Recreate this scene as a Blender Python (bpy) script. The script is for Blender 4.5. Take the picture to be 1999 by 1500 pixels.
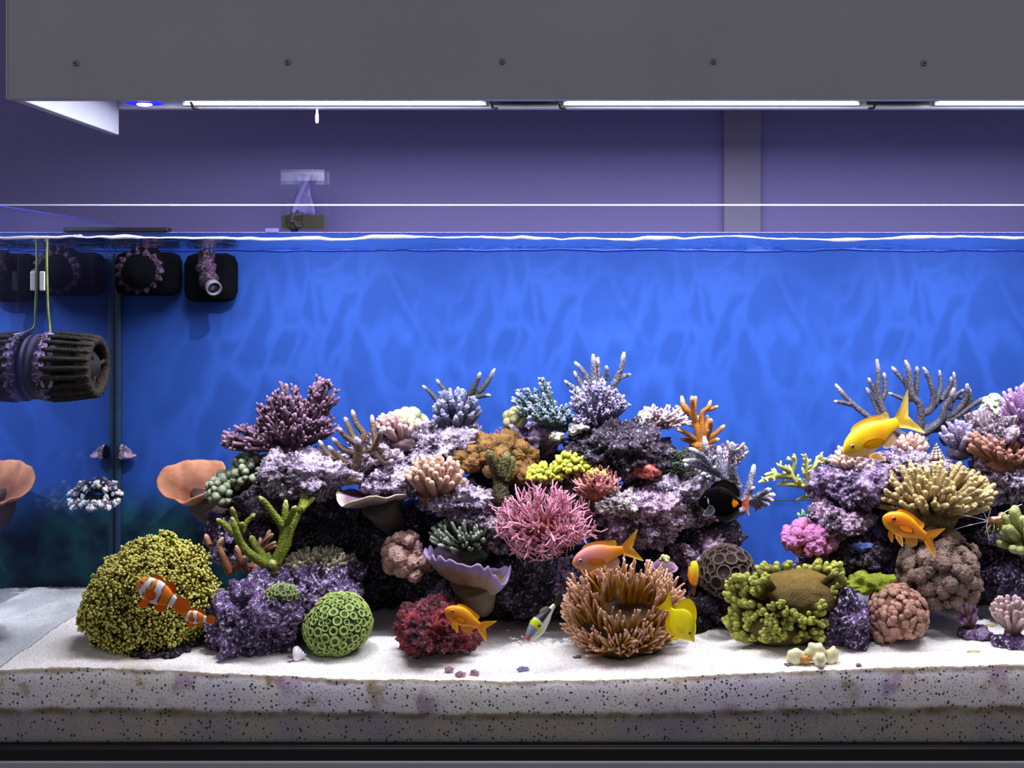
import bpy, bmesh, math
import numpy as np
from mathutils import Vector, Quaternion, Matrix

sc = bpy.context.scene
for o in list(bpy.data.objects):
    bpy.data.objects.remove(o)

# ------------------------------------------------------------------ camera
DIST = 1.5            # camera to the inside of the tank's front glass (m)
PXM = 1600.0          # photograph pixels per metre on that glass
VX, VY = 1100.0, 573.0  # where the optical axis meets the photograph
CAMZ = 0.548
cam_d = bpy.data.cameras.new('camera')
cam = bpy.data.objects.new('camera', cam_d)
sc.collection.objects.link(cam)
cam.location = (0, -DIST, CAMZ)
cam.rotation_euler = (math.pi / 2, 0, 0)
cam_d.sensor_width = 36
cam_d.lens = PXM * DIST / 1999 * 36
cam_d.shift_x = -(VX - 999.5) / 1999
cam_d.shift_y = -(750 - VY) / 1999
cam_d.clip_start = 0.05
sc.camera = cam

# ------------------------------------------------------------------ world, exposure
world = bpy.data.worlds.new('room_light')
sc.world = world
world.use_nodes = True
world.node_tree.nodes['Background'].inputs[0].default_value = (0.93, 0.91, 1.0, 1)
world.node_tree.nodes['Background'].inputs[1].default_value = 0.25
sc.view_settings.view_transform = 'Standard'
sc.view_settings.look = 'None'
sc.view_settings.exposure = 0.0
sc.view_settings.gamma = 1.0
sc.view_settings.use_curve_mapping = False
sc.cycles.max_bounces = 8
sc.cycles.diffuse_bounces = 3
sc.cycles.glossy_bounces = 4
sc.cycles.transparent_max_bounces = 24
sc.cycles.caustics_reflective = False
sc.cycles.caustics_refractive = False

LAMP_POWER = 15.5      # radiance of the lamp diffusers
BLUE_POWER = 2.5

# added unseen spots that cast a ripple pattern and brighten the lower back pane
rl = bpy.data.lights.new('added_ripple_spot', 'SPOT')
rl.energy = 13
rl.color = (0.9, 0.95, 1.0)
rl.spot_size = math.radians(72)
rl.spot_blend = 0.9
rl.shadow_soft_size = 0.004
rl.use_nodes = True
nt = rl.node_tree
em = nt.nodes['Emission']
tc = nt.nodes.new('ShaderNodeTexCoord')
mp = nt.nodes.new('ShaderNodeMapping')
mp.inputs['Scale'].default_value = (2.0, 1.2, 1.0)
mp.inputs['Rotation'].default_value = (0, 0.6, 0.5)
nz = nt.nodes.new('ShaderNodeTexNoise')
nz.inputs['Scale'].default_value = 3.0
nz.inputs['Detail'].default_value = 2.0
va = nt.nodes.new('ShaderNodeVectorMath')
va.operation = 'MULTIPLY_ADD'
va.inputs[1].default_value = (0.6, 0.6, 0.6)
vo = nt.nodes.new('ShaderNodeTexVoronoi')
vo.feature = 'DISTANCE_TO_EDGE'
vo.inputs['Scale'].default_value = 5.5
mr = nt.nodes.new('ShaderNodeMapRange')
mr.interpolation_type = 'SMOOTHSTEP'
mr.inputs['From Min'].default_value = 0.22
mr.inputs['From Max'].default_value = 0.0
mr.inputs['To Min'].default_value = 0.72
mr.inputs['To Max'].default_value = 1.45
nt.links.new(tc.outputs['Normal'], mp.inputs[0])
nt.links.new(mp.outputs[0], nz.inputs['Vector'])
nt.links.new(nz.outputs['Color'], va.inputs[0])
nt.links.new(mp.outputs[0], va.inputs[2])
nt.links.new(va.outputs[0], vo.inputs['Vector'])
nt.links.new(vo.outputs['Distance'], mr.inputs['Value'])
nt.links.new(mr.outputs[0], em.inputs['Strength'])
for k, xx in enumerate((-0.35, -0.05, 0.25, 0.55)):
    ro = bpy.data.objects.new('added_ripple_spot', rl)
    sc.collection.objects.link(ro)
    ro.location = (xx, 0.0, 0.785)
    ro.rotation_euler = (math.radians(36), 0, 0.05 * (-1) ** k)

# ------------------------------------------------------------------ helpers
def ratio(y):
    return (DIST + y) / DIST

def W(px, py, y):
    """world point seen at photograph pixel (px, py) if it stands at depth y behind the front glass"""
    r = ratio(y)
    return np.array([(px - VX) / PXM * r, y, CAMZ + (VY - py) / PXM * r])

def S(px, y):
    return px / PXM * ratio(y)

def lin(h):
    h = h.lstrip('#')
    c = [int(h[i:i + 2], 16) / 255 for i in (0, 2, 4)]
    return tuple(x / 12.92 if x <= 0.04045 else ((x + 0.055) / 1.055) ** 2.4 for x in c)

def rng(seed):
    return np.random.RandomState(seed)

def hash3(ix, iy, iz, seed):
    h = (ix * 374761393 + iy * 668265263 + iz * 2147483647 + seed * 1274126177) & 0xFFFFFFFF
    h = ((h ^ (h >> 13)) * 1274126177) & 0xFFFFFFFF
    h = ((h ^ (h >> 16)) * 2246822519) & 0xFFFFFFFF
    return ((h ^ (h >> 15)) & 0xFFFFFF) / float(0xFFFFFF)

def vnoise(P, seed=0):
    F = np.floor(P).astype(np.int64)
    f = P - F
    u = f * f * (3 - 2 * f)
    out = 0
    for dx in (0, 1):
        for dy in (0, 1):
            for dz in (0, 1):
                w = (u[:, 0] if dx else 1 - u[:, 0]) * (u[:, 1] if dy else 1 - u[:, 1]) * (u[:, 2] if dz else 1 - u[:, 2])
                out = out + w * hash3(F[:, 0] + dx, F[:, 1] + dy, F[:, 2] + dz, seed)
    return out * 2 - 1

def fbm(P, seed=0, octv=4, gain=0.5):
    a, s, t = 1.0, 0, 0
    for k in range(octv):
        s = s + a * vnoise(P * (2.03 ** k) + 17.3 * k, seed + k)
        t += a
        a *= gain
    return s / t

def worley(P, seed=0):
    F = np.floor(P).astype(np.int64)
    best = np.full(len(P), 9.0)
    for dx in (-1, 0, 1):
        for dy in (-1, 0, 1):
            for dz in (-1, 0, 1):
                c = F + np.array([dx, dy, dz])
                q = np.stack([c[:, k] + hash3(c[:, 0], c[:, 1], c[:, 2], seed + 11 * k) for k in range(3)], 1)
                best = np.minimum(best, ((q - P) ** 2).sum(1))
    return np.sqrt(best)

def nrm(v):
    v = np.asarray(v, float)
    return v / (np.linalg.norm(v, axis=-1, keepdims=True) + 1e-12)

def link(o):
    sc.collection.objects.link(o)
    return o

class MB:
    """collects vertices and faces and links them as ONE mesh object"""
    def __init__(self):
        self.V, self.Q, self.T, self.tip, self.col, self.n = [], [], [], [], [], 0
    def add(self, V, Q=None, T=None, tip=0.0, col=None):
        V = np.asarray(V, float).reshape(-1, 3)
        self.V.append(V)
        if Q is not None and len(Q):
            self.Q.append(np.asarray(Q, np.int64).reshape(-1, 4) + self.n)
        if T is not None and len(T):
            self.T.append(np.asarray(T, np.int64).reshape(-1, 3) + self.n)
        self.tip.append(np.broadcast_to(np.asarray(tip, float), (len(V),)))
        c = (1, 1, 1) if col is None else col
        self.col.append(np.broadcast_to(np.asarray(c, float), (len(V), 3)))
        self.n += len(V)
        return self
    def mesh(self, name, org=(0, 0, 0), smooth=True):
        V = np.concatenate(self.V) - np.asarray(org)
        Q = np.concatenate(self.Q) if self.Q else np.zeros((0, 4), np.int64)
        T = np.concatenate(self.T) if self.T else np.zeros((0, 3), np.int64)
        me = bpy.data.meshes.new(name)
        me.vertices.add(len(V))
        me.vertices.foreach_set('co', V.astype(np.float32).ravel())
        nl = Q.size + T.size
        me.loops.add(nl)
        me.loops.foreach_set('vertex_index', np.concatenate([Q.ravel(), T.ravel()]).astype(np.int32))
        nf = len(Q) + len(T)
        me.polygons.add(nf)
        st = np.concatenate([np.arange(len(Q)) * 4, Q.size + np.arange(len(T)) * 3]).astype(np.int32)
        me.polygons.foreach_set('loop_start', st)
        me.polygons.foreach_set('use_smooth', np.full(nf, smooth, bool))
        me.update(calc_edges=True)
        a = me.attributes.new('tip', 'FLOAT', 'POINT')
        a.data.foreach_set('value', np.concatenate(self.tip).astype(np.float32))
        c = np.concatenate(self.col)
        if c.min() < 1:
            a = me.attributes.new('col', 'FLOAT_COLOR', 'POINT')
            a.data.foreach_set('color', np.concatenate([c, np.ones((len(c), 1))], 1).astype(np.float32).ravel())
        me.validate()
        return me
    def build(self, name, mat, parent=None, org=None, smooth=True, label=None, kind=None):
        if org is None:
            org = tuple(parent.location) if parent is not None else (0, 0, 0)
            if parent is not None and parent.parent is not None:
                org = tuple(parent.location + parent.parent.location)
        me = self.mesh(name, org, smooth)
        if mat is not None:
            me.materials.append(mat)
        o = link(bpy.data.objects.new(name, me))
        if parent is not None:
            o.parent = parent
        else:
            o.location = org
        if label:
            o['label'] = label
        if kind:
            o['kind'] = kind
        return o

def tag(o, label, cat, group=None, kind=None):
    o['label'] = label
    if cat:
        o['category'] = cat
    if group:
        o['group'] = group
    if kind:
        o['kind'] = kind
    return o

def thing(name, label, cat, loc, group=None):
    o = link(bpy.data.objects.new(name, None))
    o.empty_display_size = 0.02
    o.location = tuple(float(x) for x in loc)
    return tag(o, label, cat, group)

def box(mb, a, b, tip=0, col=None):
    x0, y0, z0 = a
    x1, y1, z1 = b
    V = [(x0, y0, z0), (x1, y0, z0), (x1, y1, z0), (x0, y1, z0), (x0, y0, z1), (x1, y0, z1), (x1, y1, z1), (x0, y1, z1)]
    Q = [(0, 3, 2, 1), (4, 5, 6, 7), (0, 1, 5, 4), (1, 2, 6, 5), (2, 3, 7, 6), (3, 0, 4, 7)]
    return mb.add(V, Q, tip=tip, col=col)

def bevbox(name, a, b, mat, parent=None, org=None, bev=0.002, label=None):
    o = box(MB(), a, b).build(name, mat, parent, org, smooth=False, label=label)
    m = o.modifiers.new('bevel', 'BEVEL')
    m.width = bev
    m.segments = 2
    return o

def spline(P, n):
    """Catmull-Rom through the points, n samples"""
    P = np.asarray(P, float)
    if len(P) == 2:
        t = np.linspace(0, 1, n)[:, None]
        return P[0] * (1 - t) + P[1] * t
    A = np.vstack([2 * P[0] - P[1], P, 2 * P[-1] - P[-2]])
    d = np.r_[0, np.cumsum(np.linalg.norm(np.diff(P, axis=0), axis=1))]
    u = np.linspace(0, d[-1], n)
    i = np.clip(np.searchsorted(d, u, 'right') - 1, 0, len(P) - 2)
    t = ((u - d[i]) / (d[i + 1] - d[i] + 1e-12))[:, None]
    p0, p1, p2, p3 = A[i], A[i + 1], A[i + 2], A[i + 3]
    return 0.5 * (2 * p1 + (p2 - p0) * t + (2 * p0 - 5 * p1 + 4 * p2 - p3) * t ** 2 + (3 * p1 - p0 - 3 * p2 + p3) * t ** 3)

def tube(mb, P, R, n=8, tip0=0.0, tip1=1.0, bump=0.0, bfreq=260.0, seed=0, cap0=False, col=None, flat=1.0):
    """a tapered tube along P with a rounded end; bump adds corallite knobs"""
    P = np.asarray(P, float)
    R = np.broadcast_to(np.asarray(R, float), (len(P),)).copy()
    m0 = len(P)
    T = nrm(np.gradient(P, axis=0))
    tp = np.linspace(tip0, tip1, m0)
    e, te, re = P[-1], T[-1], R[-1]
    ang = np.radians([35, 62, 82])
    P = np.vstack([P] + [e + te * re * math.sin(a) for a in ang])
    R = np.r_[R, [re * math.cos(a) for a in ang]]
    tp = np.r_[tp, [tip1] * 3]
    if cap0:
        P = np.vstack([P[0] - T[0] * R[0] * 0.9, P])
        R = np.r_[R[0] * 0.35, R]
        tp = np.r_[tip0, tp]
    T = nrm(np.gradient(P, axis=0))
    m = len(P)
    ref = np.array([0.0, 0, 1]) if abs(T[0][2]) < 0.9 else np.array([1.0, 0, 0])
    N = np.zeros((m, 3))
    v = np.cross(T[0], ref)
    v /= np.linalg.norm(v) + 1e-12
    for k in range(m):
        v = v - T[k] * v.dot(T[k])
        l = math.sqrt(v.dot(v))
        v = v / (l + 1e-12)
        N[k] = v
    B = np.cross(T, N)
    a = np.arange(n) * 2 * math.pi / n
    D = np.cos(a)[None, :, None] * N[:, None] + flat * np.sin(a)[None, :, None] * B[:, None]
    V = P[:, None] + R[:, None, None] * D
    if bump:
        q = V.reshape(-1, 3)
        f = worley(q * bfreq, seed)
        h = np.clip(1 - (f / 0.62) ** 2, 0, 1)
        w = np.repeat(np.clip(R / (R.max() + 1e-9), 0.3, 1), n)
        V = (q + nrm(D.reshape(-1, 3)) * (bump * h * w)[:, None]).reshape(m, n, 3)
    i = np.arange(m - 1)[:, None] * n
    j = np.arange(n)[None, :]
    j2 = (j + 1) % n
    Q = np.stack([i + j, i + j2, i + n + j2, i + n + j], -1).reshape(-1, 4)
    V = np.vstack([V.reshape(-1, 3), P[-1] + T[-1] * R[-1] * 0.4, P[0]])
    c = m * n
    Tt = [[(m - 1) * n + k, (m - 1) * n + (k + 1) % n, c] for k in range(n)]
    Tt += [[(k + 1) % n, k, c + 1] for k in range(n)]
    tpv = np.r_[np.repeat(tp, n), tp[-1], tp[0]]
    return mb.add(V, Q, Tt, tip=tpv, col=col)

_ico = {}
def ico(level):
    if level not in _ico:
        bm = bmesh.new()
        bmesh.ops.create_icosphere(bm, subdivisions=level, radius=1)
        bm.verts.ensure_lookup_table()
        V = np.array([v.co[:] for v in bm.verts])
        T = np.array([[v.index for v in f.verts] for f in bm.faces])
        bm.free()
        _ico[level] = (nrm(V), T)
    return _ico[level]

def ball(mb, c, r, level=2, tip=0.0, lump=0.0, freq=2.0, seed=0, col=None):
    D, T = ico(level)
    s = 1 + lump * fbm(D * freq + seed * 3.1, seed, 2) if lump else 1.0
    V = np.asarray(c) + D * (np.asarray(r) * np.ones(3)) * (s[:, None] if lump else 1.0)
    return mb.add(V, T=T, tip=tip, col=col)

def fib(n):
    k = np.arange(n) + 0.5
    z = 1 - 2 * k / n
    p = math.pi * (1 + 5 ** 0.5) * k
    r = np.sqrt(1 - z * z)
    return np.stack([r * np.cos(p), r * np.sin(p), z], 1)

# ------------------------------------------------------------------ materials
def newmat(name):
    m = bpy.data.materials.new(name)
    m.use_nodes = True
    nt = m.node_tree
    return m, nt, nt.nodes, nt.links, nt.nodes['Principled BSDF']

def c4(c):
    c = lin(c) if isinstance(c, str) else c
    return (*c, 1)

def plain(name, col, rough=0.5, metal=0.0, spec=0.5, noise=0.0, nscale=40, bump=0.0, bscale=200):
    m, nt, N, L, b = newmat(name)
    b.inputs['Base Color'].default_value = c4(col)
    b.inputs['Roughness'].default_value = rough
    b.inputs['Metallic'].default_value = metal
    b.inputs['Specular IOR Level'].default_value = spec
    tc = N.new('ShaderNodeTexCoord')
    nz = N.new('ShaderNodeTexNoise')
    nz.inputs['Scale'].default_value = nscale
    nz.inputs['Detail'].default_value = 4
    L.new(tc.outputs['Object'], nz.inputs['Vector'])
    hs = N.new('ShaderNodeHueSaturation')
    hs.inputs['Color'].default_value = c4(col)
    mr = N.new('ShaderNodeMapRange')
    mr.inputs['From Min'].default_value = 0.3
    mr.inputs['From Max'].default_value = 0.7
    mr.inputs['To Min'].default_value = 1 - noise
    mr.inputs['To Max'].default_value = 1 + noise
    L.new(nz.outputs['Fac'], mr.inputs['Value'])
    L.new(mr.outputs[0], hs.inputs['Value'])
    L.new(hs.outputs[0], b.inputs['Base Color'])
    if bump:
        n2 = N.new('ShaderNodeTexNoise')
        n2.inputs['Scale'].default_value = bscale
        L.new(tc.outputs['Object'], n2.inputs['Vector'])
        bp = N.new('ShaderNodeBump')
        bp.inputs['Strength'].default_value = bump
        bp.inputs['Distance'].default_value = 0.002
        L.new(n2.outputs['Fac'], bp.inputs['Height'])
        L.new(bp.outputs[0], b.inputs['Normal'])
    return m

ALB = 0.62
def alb(c, k=ALB):
    c = lin(c) if isinstance(c, str) else c
    return tuple(x * k for x in c)

def coral(name, base, tip, tip_from=0.55, tip_to=1.0, bs=420.0, bstr=0.7, var=0.22, spots=None, rough=0.65, dist=0.0012):
    """base colour running into the colour of the growing tips, speckled with polyps"""
    m, nt, N, L, b = newmat(name)
    b.inputs['Roughness'].default_value = rough
    b.inputs['Specular IOR Level'].default_value = 0.3
    tc = N.new('ShaderNodeTexCoord')
    at = N.new('ShaderNodeAttribute')
    at.attribute_name = 'tip'
    mr = N.new('ShaderNodeMapRange')
    mr.inputs['From Min'].default_value = tip_from
    mr.inputs['From Max'].default_value = tip_to
    L.new(at.outputs['Fac'], mr.inputs['Value'])
    mx = N.new('ShaderNodeMix')
    mx.data_type = 'RGBA'
    mx.inputs['A'].default_value = c4(alb(base))
    mx.inputs['B'].default_value = c4(alb(tip, 0.8))
    L.new(mr.outputs[0], mx.inputs['Factor'])
    nz = N.new('ShaderNodeTexNoise')
    nz.inputs['Scale'].default_value = 70
    nz.inputs['Detail'].default_value = 5
    L.new(tc.outputs['Object'], nz.inputs['Vector'])
    vr = N.new('ShaderNodeMapRange')
    vr.inputs['From Min'].default_value = 0.3
    vr.inputs['From Max'].default_value = 0.7
    vr.inputs['To Min'].default_value = 1 - var
    vr.inputs['To Max'].default_value = 1 + var
    L.new(nz.outputs['Fac'], vr.inputs['Value'])
    hs = N.new('ShaderNodeHueSaturation')
    L.new(vr.outputs[0], hs.inputs['Value'])
    L.new(mx.outputs['Result'], hs.inputs['Color'])
    vo = N.new('ShaderNodeTexVoronoi')
    vo.feature = 'SMOOTH_F1'
    vo.inputs['Scale'].default_value = bs
    vo.inputs['Smoothness'].default_value = 0.4
    L.new(tc.outputs['Object'], vo.inputs['Vector'])
    out = hs.outputs[0]
    if spots:
        sr = N.new('ShaderNodeMapRange')
        sr.inputs['From Min'].default_value = 0.38
        sr.inputs['From Max'].default_value = 0.16
        L.new(vo.outputs['Distance'], sr.inputs['Value'])
        m2 = N.new('ShaderNodeMix')
        m2.data_type = 'RGBA'
        m2.inputs['B'].default_value = c4(alb(spots, 0.75))
        L.new(out, m2.inputs['A'])
        L.new(sr.outputs[0], m2.inputs['Factor'])
        out = m2.outputs['Result']
    L.new(out, b.inputs['Base Color'])
    inv = N.new('ShaderNodeMath')
    inv.operation = 'SUBTRACT'
    inv.inputs[0].default_value = 1
    L.new(vo.outputs['Distance'], inv.inputs[1])
    bp = N.new('ShaderNodeBump')
    bp.inputs['Strength'].default_value = bstr
    bp.inputs['Distance'].default_value = dist
    L.new(inv.outputs[0], bp.inputs['Height'])
    L.new(bp.outputs[0], b.inputs['Normal'])
    return m

def rockmat(name, c1, c2, c3, speck='#efe4f4', speck_amt=0.5, fine=230.0, scale=34.0, rough=0.85):
    """live rock: coralline crusts c1/c2 in patches over bare rock c3, with pale grains"""
    m, nt, N, L, b = newmat(name)
    b.inputs['Roughness'].default_value = rough
    b.inputs['Specular IOR Level'].default_value = 0.25
    tc = N.new('ShaderNodeTexCoord')
    n1 = N.new('ShaderNodeTexNoise')
    n1.inputs['Scale'].default_value = scale
    n1.inputs['Detail'].default_value = 9
    n1.inputs['Roughness'].default_value = 0.72
    L.new(tc.outputs['Object'], n1.inputs['Vector'])
    r = N.new('ShaderNodeValToRGB')
    e = r.color_ramp.elements
    e[0].position, e[0].color = 0.40, c4(alb(c3, 0.45))
    e[1].position, e[1].color = 0.60, c4(alb(c1, 0.85))
    e2 = e.new(0.49)
    e2.color = c4(alb(c2))
    L.new(n1.outputs['Fac'], r.inputs[0])
    n2 = N.new('ShaderNodeTexNoise')
    n2.inputs['Scale'].default_value = fine
    n2.inputs['Detail'].default_value = 3
    n2.inputs['Roughness'].default_value = 0.6
    L.new(tc.outputs['Object'], n2.inputs['Vector'])
    sr = N.new('ShaderNodeMapRange')
    sr.inputs['From Min'].default_value = 0.55
    sr.inputs['From Max'].default_value = 0.66
    sr.inputs['To Max'].default_value = speck_amt
    L.new(n2.outputs['Fac'], sr.inputs['Value'])
    mx = N.new('ShaderNodeMix')
    mx.data_type = 'RGBA'
    mx.inputs['B'].default_value = c4(speck)
    L.new(r.outputs[0], mx.inputs['A'])
    L.new(sr.outputs[0], mx.inputs['Factor'])
    dk = N.new('ShaderNodeMapRange')
    dk.inputs['From Min'].default_value = 0.44
    dk.inputs['From Max'].default_value = 0.34
    dk.inputs['To Max'].default_value = 0.8
    L.new(n2.outputs['Fac'], dk.inputs['Value'])
    m3 = N.new('ShaderNodeMix')
    m3.data_type = 'RGBA'
    m3.inputs['B'].default_value = c4(alb(c3, 0.4))
    L.new(mx.outputs['Result'], m3.inputs['A'])
    L.new(dk.outputs[0], m3.inputs['Factor'])
    L.new(m3.outputs['Result'], b.inputs['Base Color'])
    bp = N.new('ShaderNodeBump')
    bp.inputs['Strength'].default_value = 1.0
    bp.inputs['Distance'].default_value = 0.006
    L.new(n2.outputs['Fac'], bp.inputs['Height'])
    L.new(bp.outputs[0], b.inputs['Normal'])
    return m

def colmat(name, rough=0.4, spec=0.4, bs=600, bstr=0.15, trans=0.0):
    """colour carried by the skin itself (attribute), with fine scale relief"""
    m, nt, N, L, b = newmat(name)
    b.inputs['Roughness'].default_value = rough
    b.inputs['Specular IOR Level'].default_value = spec
    at = N.new('ShaderNodeAttribute')
    at.attribute_name = 'col'
    L.new(at.outputs['Color'], b.inputs['Base Color'])
    tc = N.new('ShaderNodeTexCoord')
    vo = N.new('ShaderNodeTexVoronoi')
    vo.inputs['Scale'].default_value = bs
    L.new(tc.outputs['Object'], vo.inputs['Vector'])
    bp = N.new('ShaderNodeBump')
    bp.inputs['Strength'].default_value = bstr
    bp.inputs['Distance'].default_value = 0.0006
    L.new(vo.outputs['Distance'], bp.inputs['Height'])
    L.new(bp.outputs[0], b.inputs['Normal'])
    if trans:
        tr = N.new('ShaderNodeBsdfTranslucent')
        L.new(at.outputs['Color'], tr.inputs['Color'])
        ms = N.new('ShaderNodeMixShader')
        ms.inputs[0].default_value = trans
        L.new(b.outputs[0], ms.inputs[1])
        L.new(tr.outputs[0], ms.inputs[2])
        L.new(ms.outputs[0], N['Material Output'].inputs[0])
    return m

def glassmat(name, lo=0.02, hi=1.0, f0=0.72, f1=0.97, tint=(1, 1, 1), rough=0.0, gtint=(1, 1, 1), bump=0.0, bscale=60.0):
    """thin clear sheet: looks through face-on, mirrors at a grazing angle (as glass and a water surface do)"""
    m, nt, N, L, b = newmat(name)
    N.remove(b)
    tr = N.new('ShaderNodeBsdfTransparent')
    tr.inputs[0].default_value = (*tint, 1)
    gl = N.new('ShaderNodeBsdfGlossy')
    gl.inputs['Color'].default_value = (*gtint, 1)
    gl.inputs['Roughness'].default_value = rough
    lw = N.new('ShaderNodeLayerWeight')
    mr = N.new('ShaderNodeMapRange')
    mr.interpolation_type = 'SMOOTHSTEP'
    mr.inputs['From Min'].default_value = f0
    mr.inputs['From Max'].default_value = f1
    mr.inputs['To Min'].default_value = lo
    mr.inputs['To Max'].default_value = hi
    L.new(lw.outputs['Facing'], mr.inputs['Value'])
    lw.inputs['Blend'].default_value = 0.5
    ms = N.new('ShaderNodeMixShader')
    L.new(mr.outputs[0], ms.inputs[0])
    L.new(tr.outputs[0], ms.inputs[1])
    L.new(gl.outputs[0], ms.inputs[2])
    L.new(ms.outputs[0], N['Material Output'].inputs[0])
    if bump:
        tc = N.new('ShaderNodeTexCoord')
        nz = N.new('ShaderNodeTexNoise')
        nz.inputs['Scale'].default_value = bscale
        nz.inputs['Detail'].default_value = 3
        L.new(tc.outputs['Object'], nz.inputs['Vector'])
        bp = N.new('ShaderNodeBump')
        bp.inputs['Strength'].default_value = bump
        bp.inputs['Distance'].default_value = 0.004
        L.new(nz.outputs['Fac'], bp.inputs['Height'])
        L.new(bp.outputs[0], gl.inputs['Normal'])
    return m

def emit(name, col, power):
    m, nt, N, L, b = newmat(name)
    N.remove(b)
    e = N.new('ShaderNodeEmission')
    e.inputs[0].default_value = c4(col)
    e.inputs[1].default_value = power
    L.new(e.outputs[0], N['Material Output'].inputs[0])
    return m

M = {}
M['black'] = plain('black_plastic', '#050508', 0.45, noise=0.2)
M['grey_panel'] = plain('painted_grey_panel', '#b4b2bb', 0.55, noise=0.04, nscale=8, bump=0.05, bscale=400)
M['white_panel'] = plain('white_laminate', '#cfd3dc', 0.35, noise=0.03)
M['steel'] = plain('screw_steel', '#9a9aa0', 0.3, metal=0.9, noise=0.1)
M['dark'] = plain('dark_metal', '#26262c', 0.4, noise=0.15)
M['wall'] = plain('painted_wall', '#7a73b0', 0.8, noise=0.03, nscale=3)
M['white'] = plain('white_plastic', '#eceef6', 0.4, noise=0.03)
def glow_through(name, col, trans=0.7, noise=0.2, nscale=30):
    m = plain(name, col, 0.25, noise=noise, nscale=nscale)
    N, L = m.node_tree.nodes, m.node_tree.links
    b = N['Principled BSDF']
    t = N.new('ShaderNodeBsdfTranslucent')
    t.inputs[0].default_value = c4(col)
    ms = N.new('ShaderNodeMixShader')
    ms.inputs[0].default_value = trans
    L.new(b.outputs[0], ms.inputs[1])
    L.new(t.outputs[0], ms.inputs[2])
    L.new(ms.outputs[0], N['Material Output'].inputs[0])
    return m

M['lamp'] = emit('lamp_diffuser', (0.93, 0.92, 1.0), LAMP_POWER)
M['blue_led'] = emit('blue_led', (0.012, 0.012, 1.0), BLUE_POWER)
M['led_core'] = emit('led_core', (0.8, 0.8, 1.0), BLUE_POWER)
# ------------------------------------------------------------------ room and cabinet
YB = 0.405              # inside face of the back pane
XL = -0.6925            # inside face of the left pane
XR = 0.95               # inside face of the right pane
ZTOP = 0.656            # rim of the glass
ZWATER = CAMZ + (VY - 465) / PXM

YW = 0.56
wb = box(MB(), (-2.2, YW, -0.85), (2.4, YW + 0.05, 2.3)).build('wall_back', M['wall'], smooth=False)
wb['kind'] = 'structure'
fl = box(MB(), (-2.2, -2.4, -0.9), (2.4, YW, -0.85)).build('floor', plain('floor_vinyl', '#4a484c', 0.6, noise=0.1, nscale=6), smooth=False)
fl['kind'] = 'structure'
a, b_ = W(1414, 300, YW - 0.02), W(1488, 300, YW - 0.02)
tr = bevbox('trim_1', (a[0], YW - 0.012, -0.85), (b_[0], YW, 2.3), plain('painted_trim', '#807b9c', 0.75, noise=0.03, nscale=3), bev=0.003)
tr['kind'] = 'structure'

cz = CAMZ + (VY - 1487) / PXM * ratio(-0.021)
cabinet = thing('tank_cabinet', 'grey cabinet top carrying the black framed aquarium', 'cabinet', (0.13, 0.2, -0.85))
M['cabinet'] = plain('cabinet_grey', '#b5b4ba', 0.5, noise=0.05, nscale=10)
bevbox('cabinet_top', (XL - 0.05, -0.022, cz - 0.018), (XR + 0.05, YB + 0.04, cz), M['cabinet'], cabinet)
bevbox('body', (XL - 0.04, 0.0, -0.85), (XR + 0.04, YB + 0.03, cz - 0.018), M['cabinet'], cabinet)

# ------------------------------------------------------------------ aquarium glass
tank = thing('aquarium', 'long glass aquarium with black base frame and blue back pane', 'aquarium', (0.13, 0.2, cz))
M['front_glass'] = glassmat('clear_front_glass', lo=0.0, hi=0.5, f0=0.75, f1=1.0)
M['side_mirror'] = glassmat('side_glass', lo=0.05, hi=0.78, f0=0.30, f1=0.62, gtint=(0.86, 0.93, 1.0))
M['edge'] = glow_through('polished_glass_edge', '#f4f4ff', 0.6, 0.05)
M['rim_dark'] = plain('dark_silicone', '#12304f', 0.5, noise=0.2)

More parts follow.
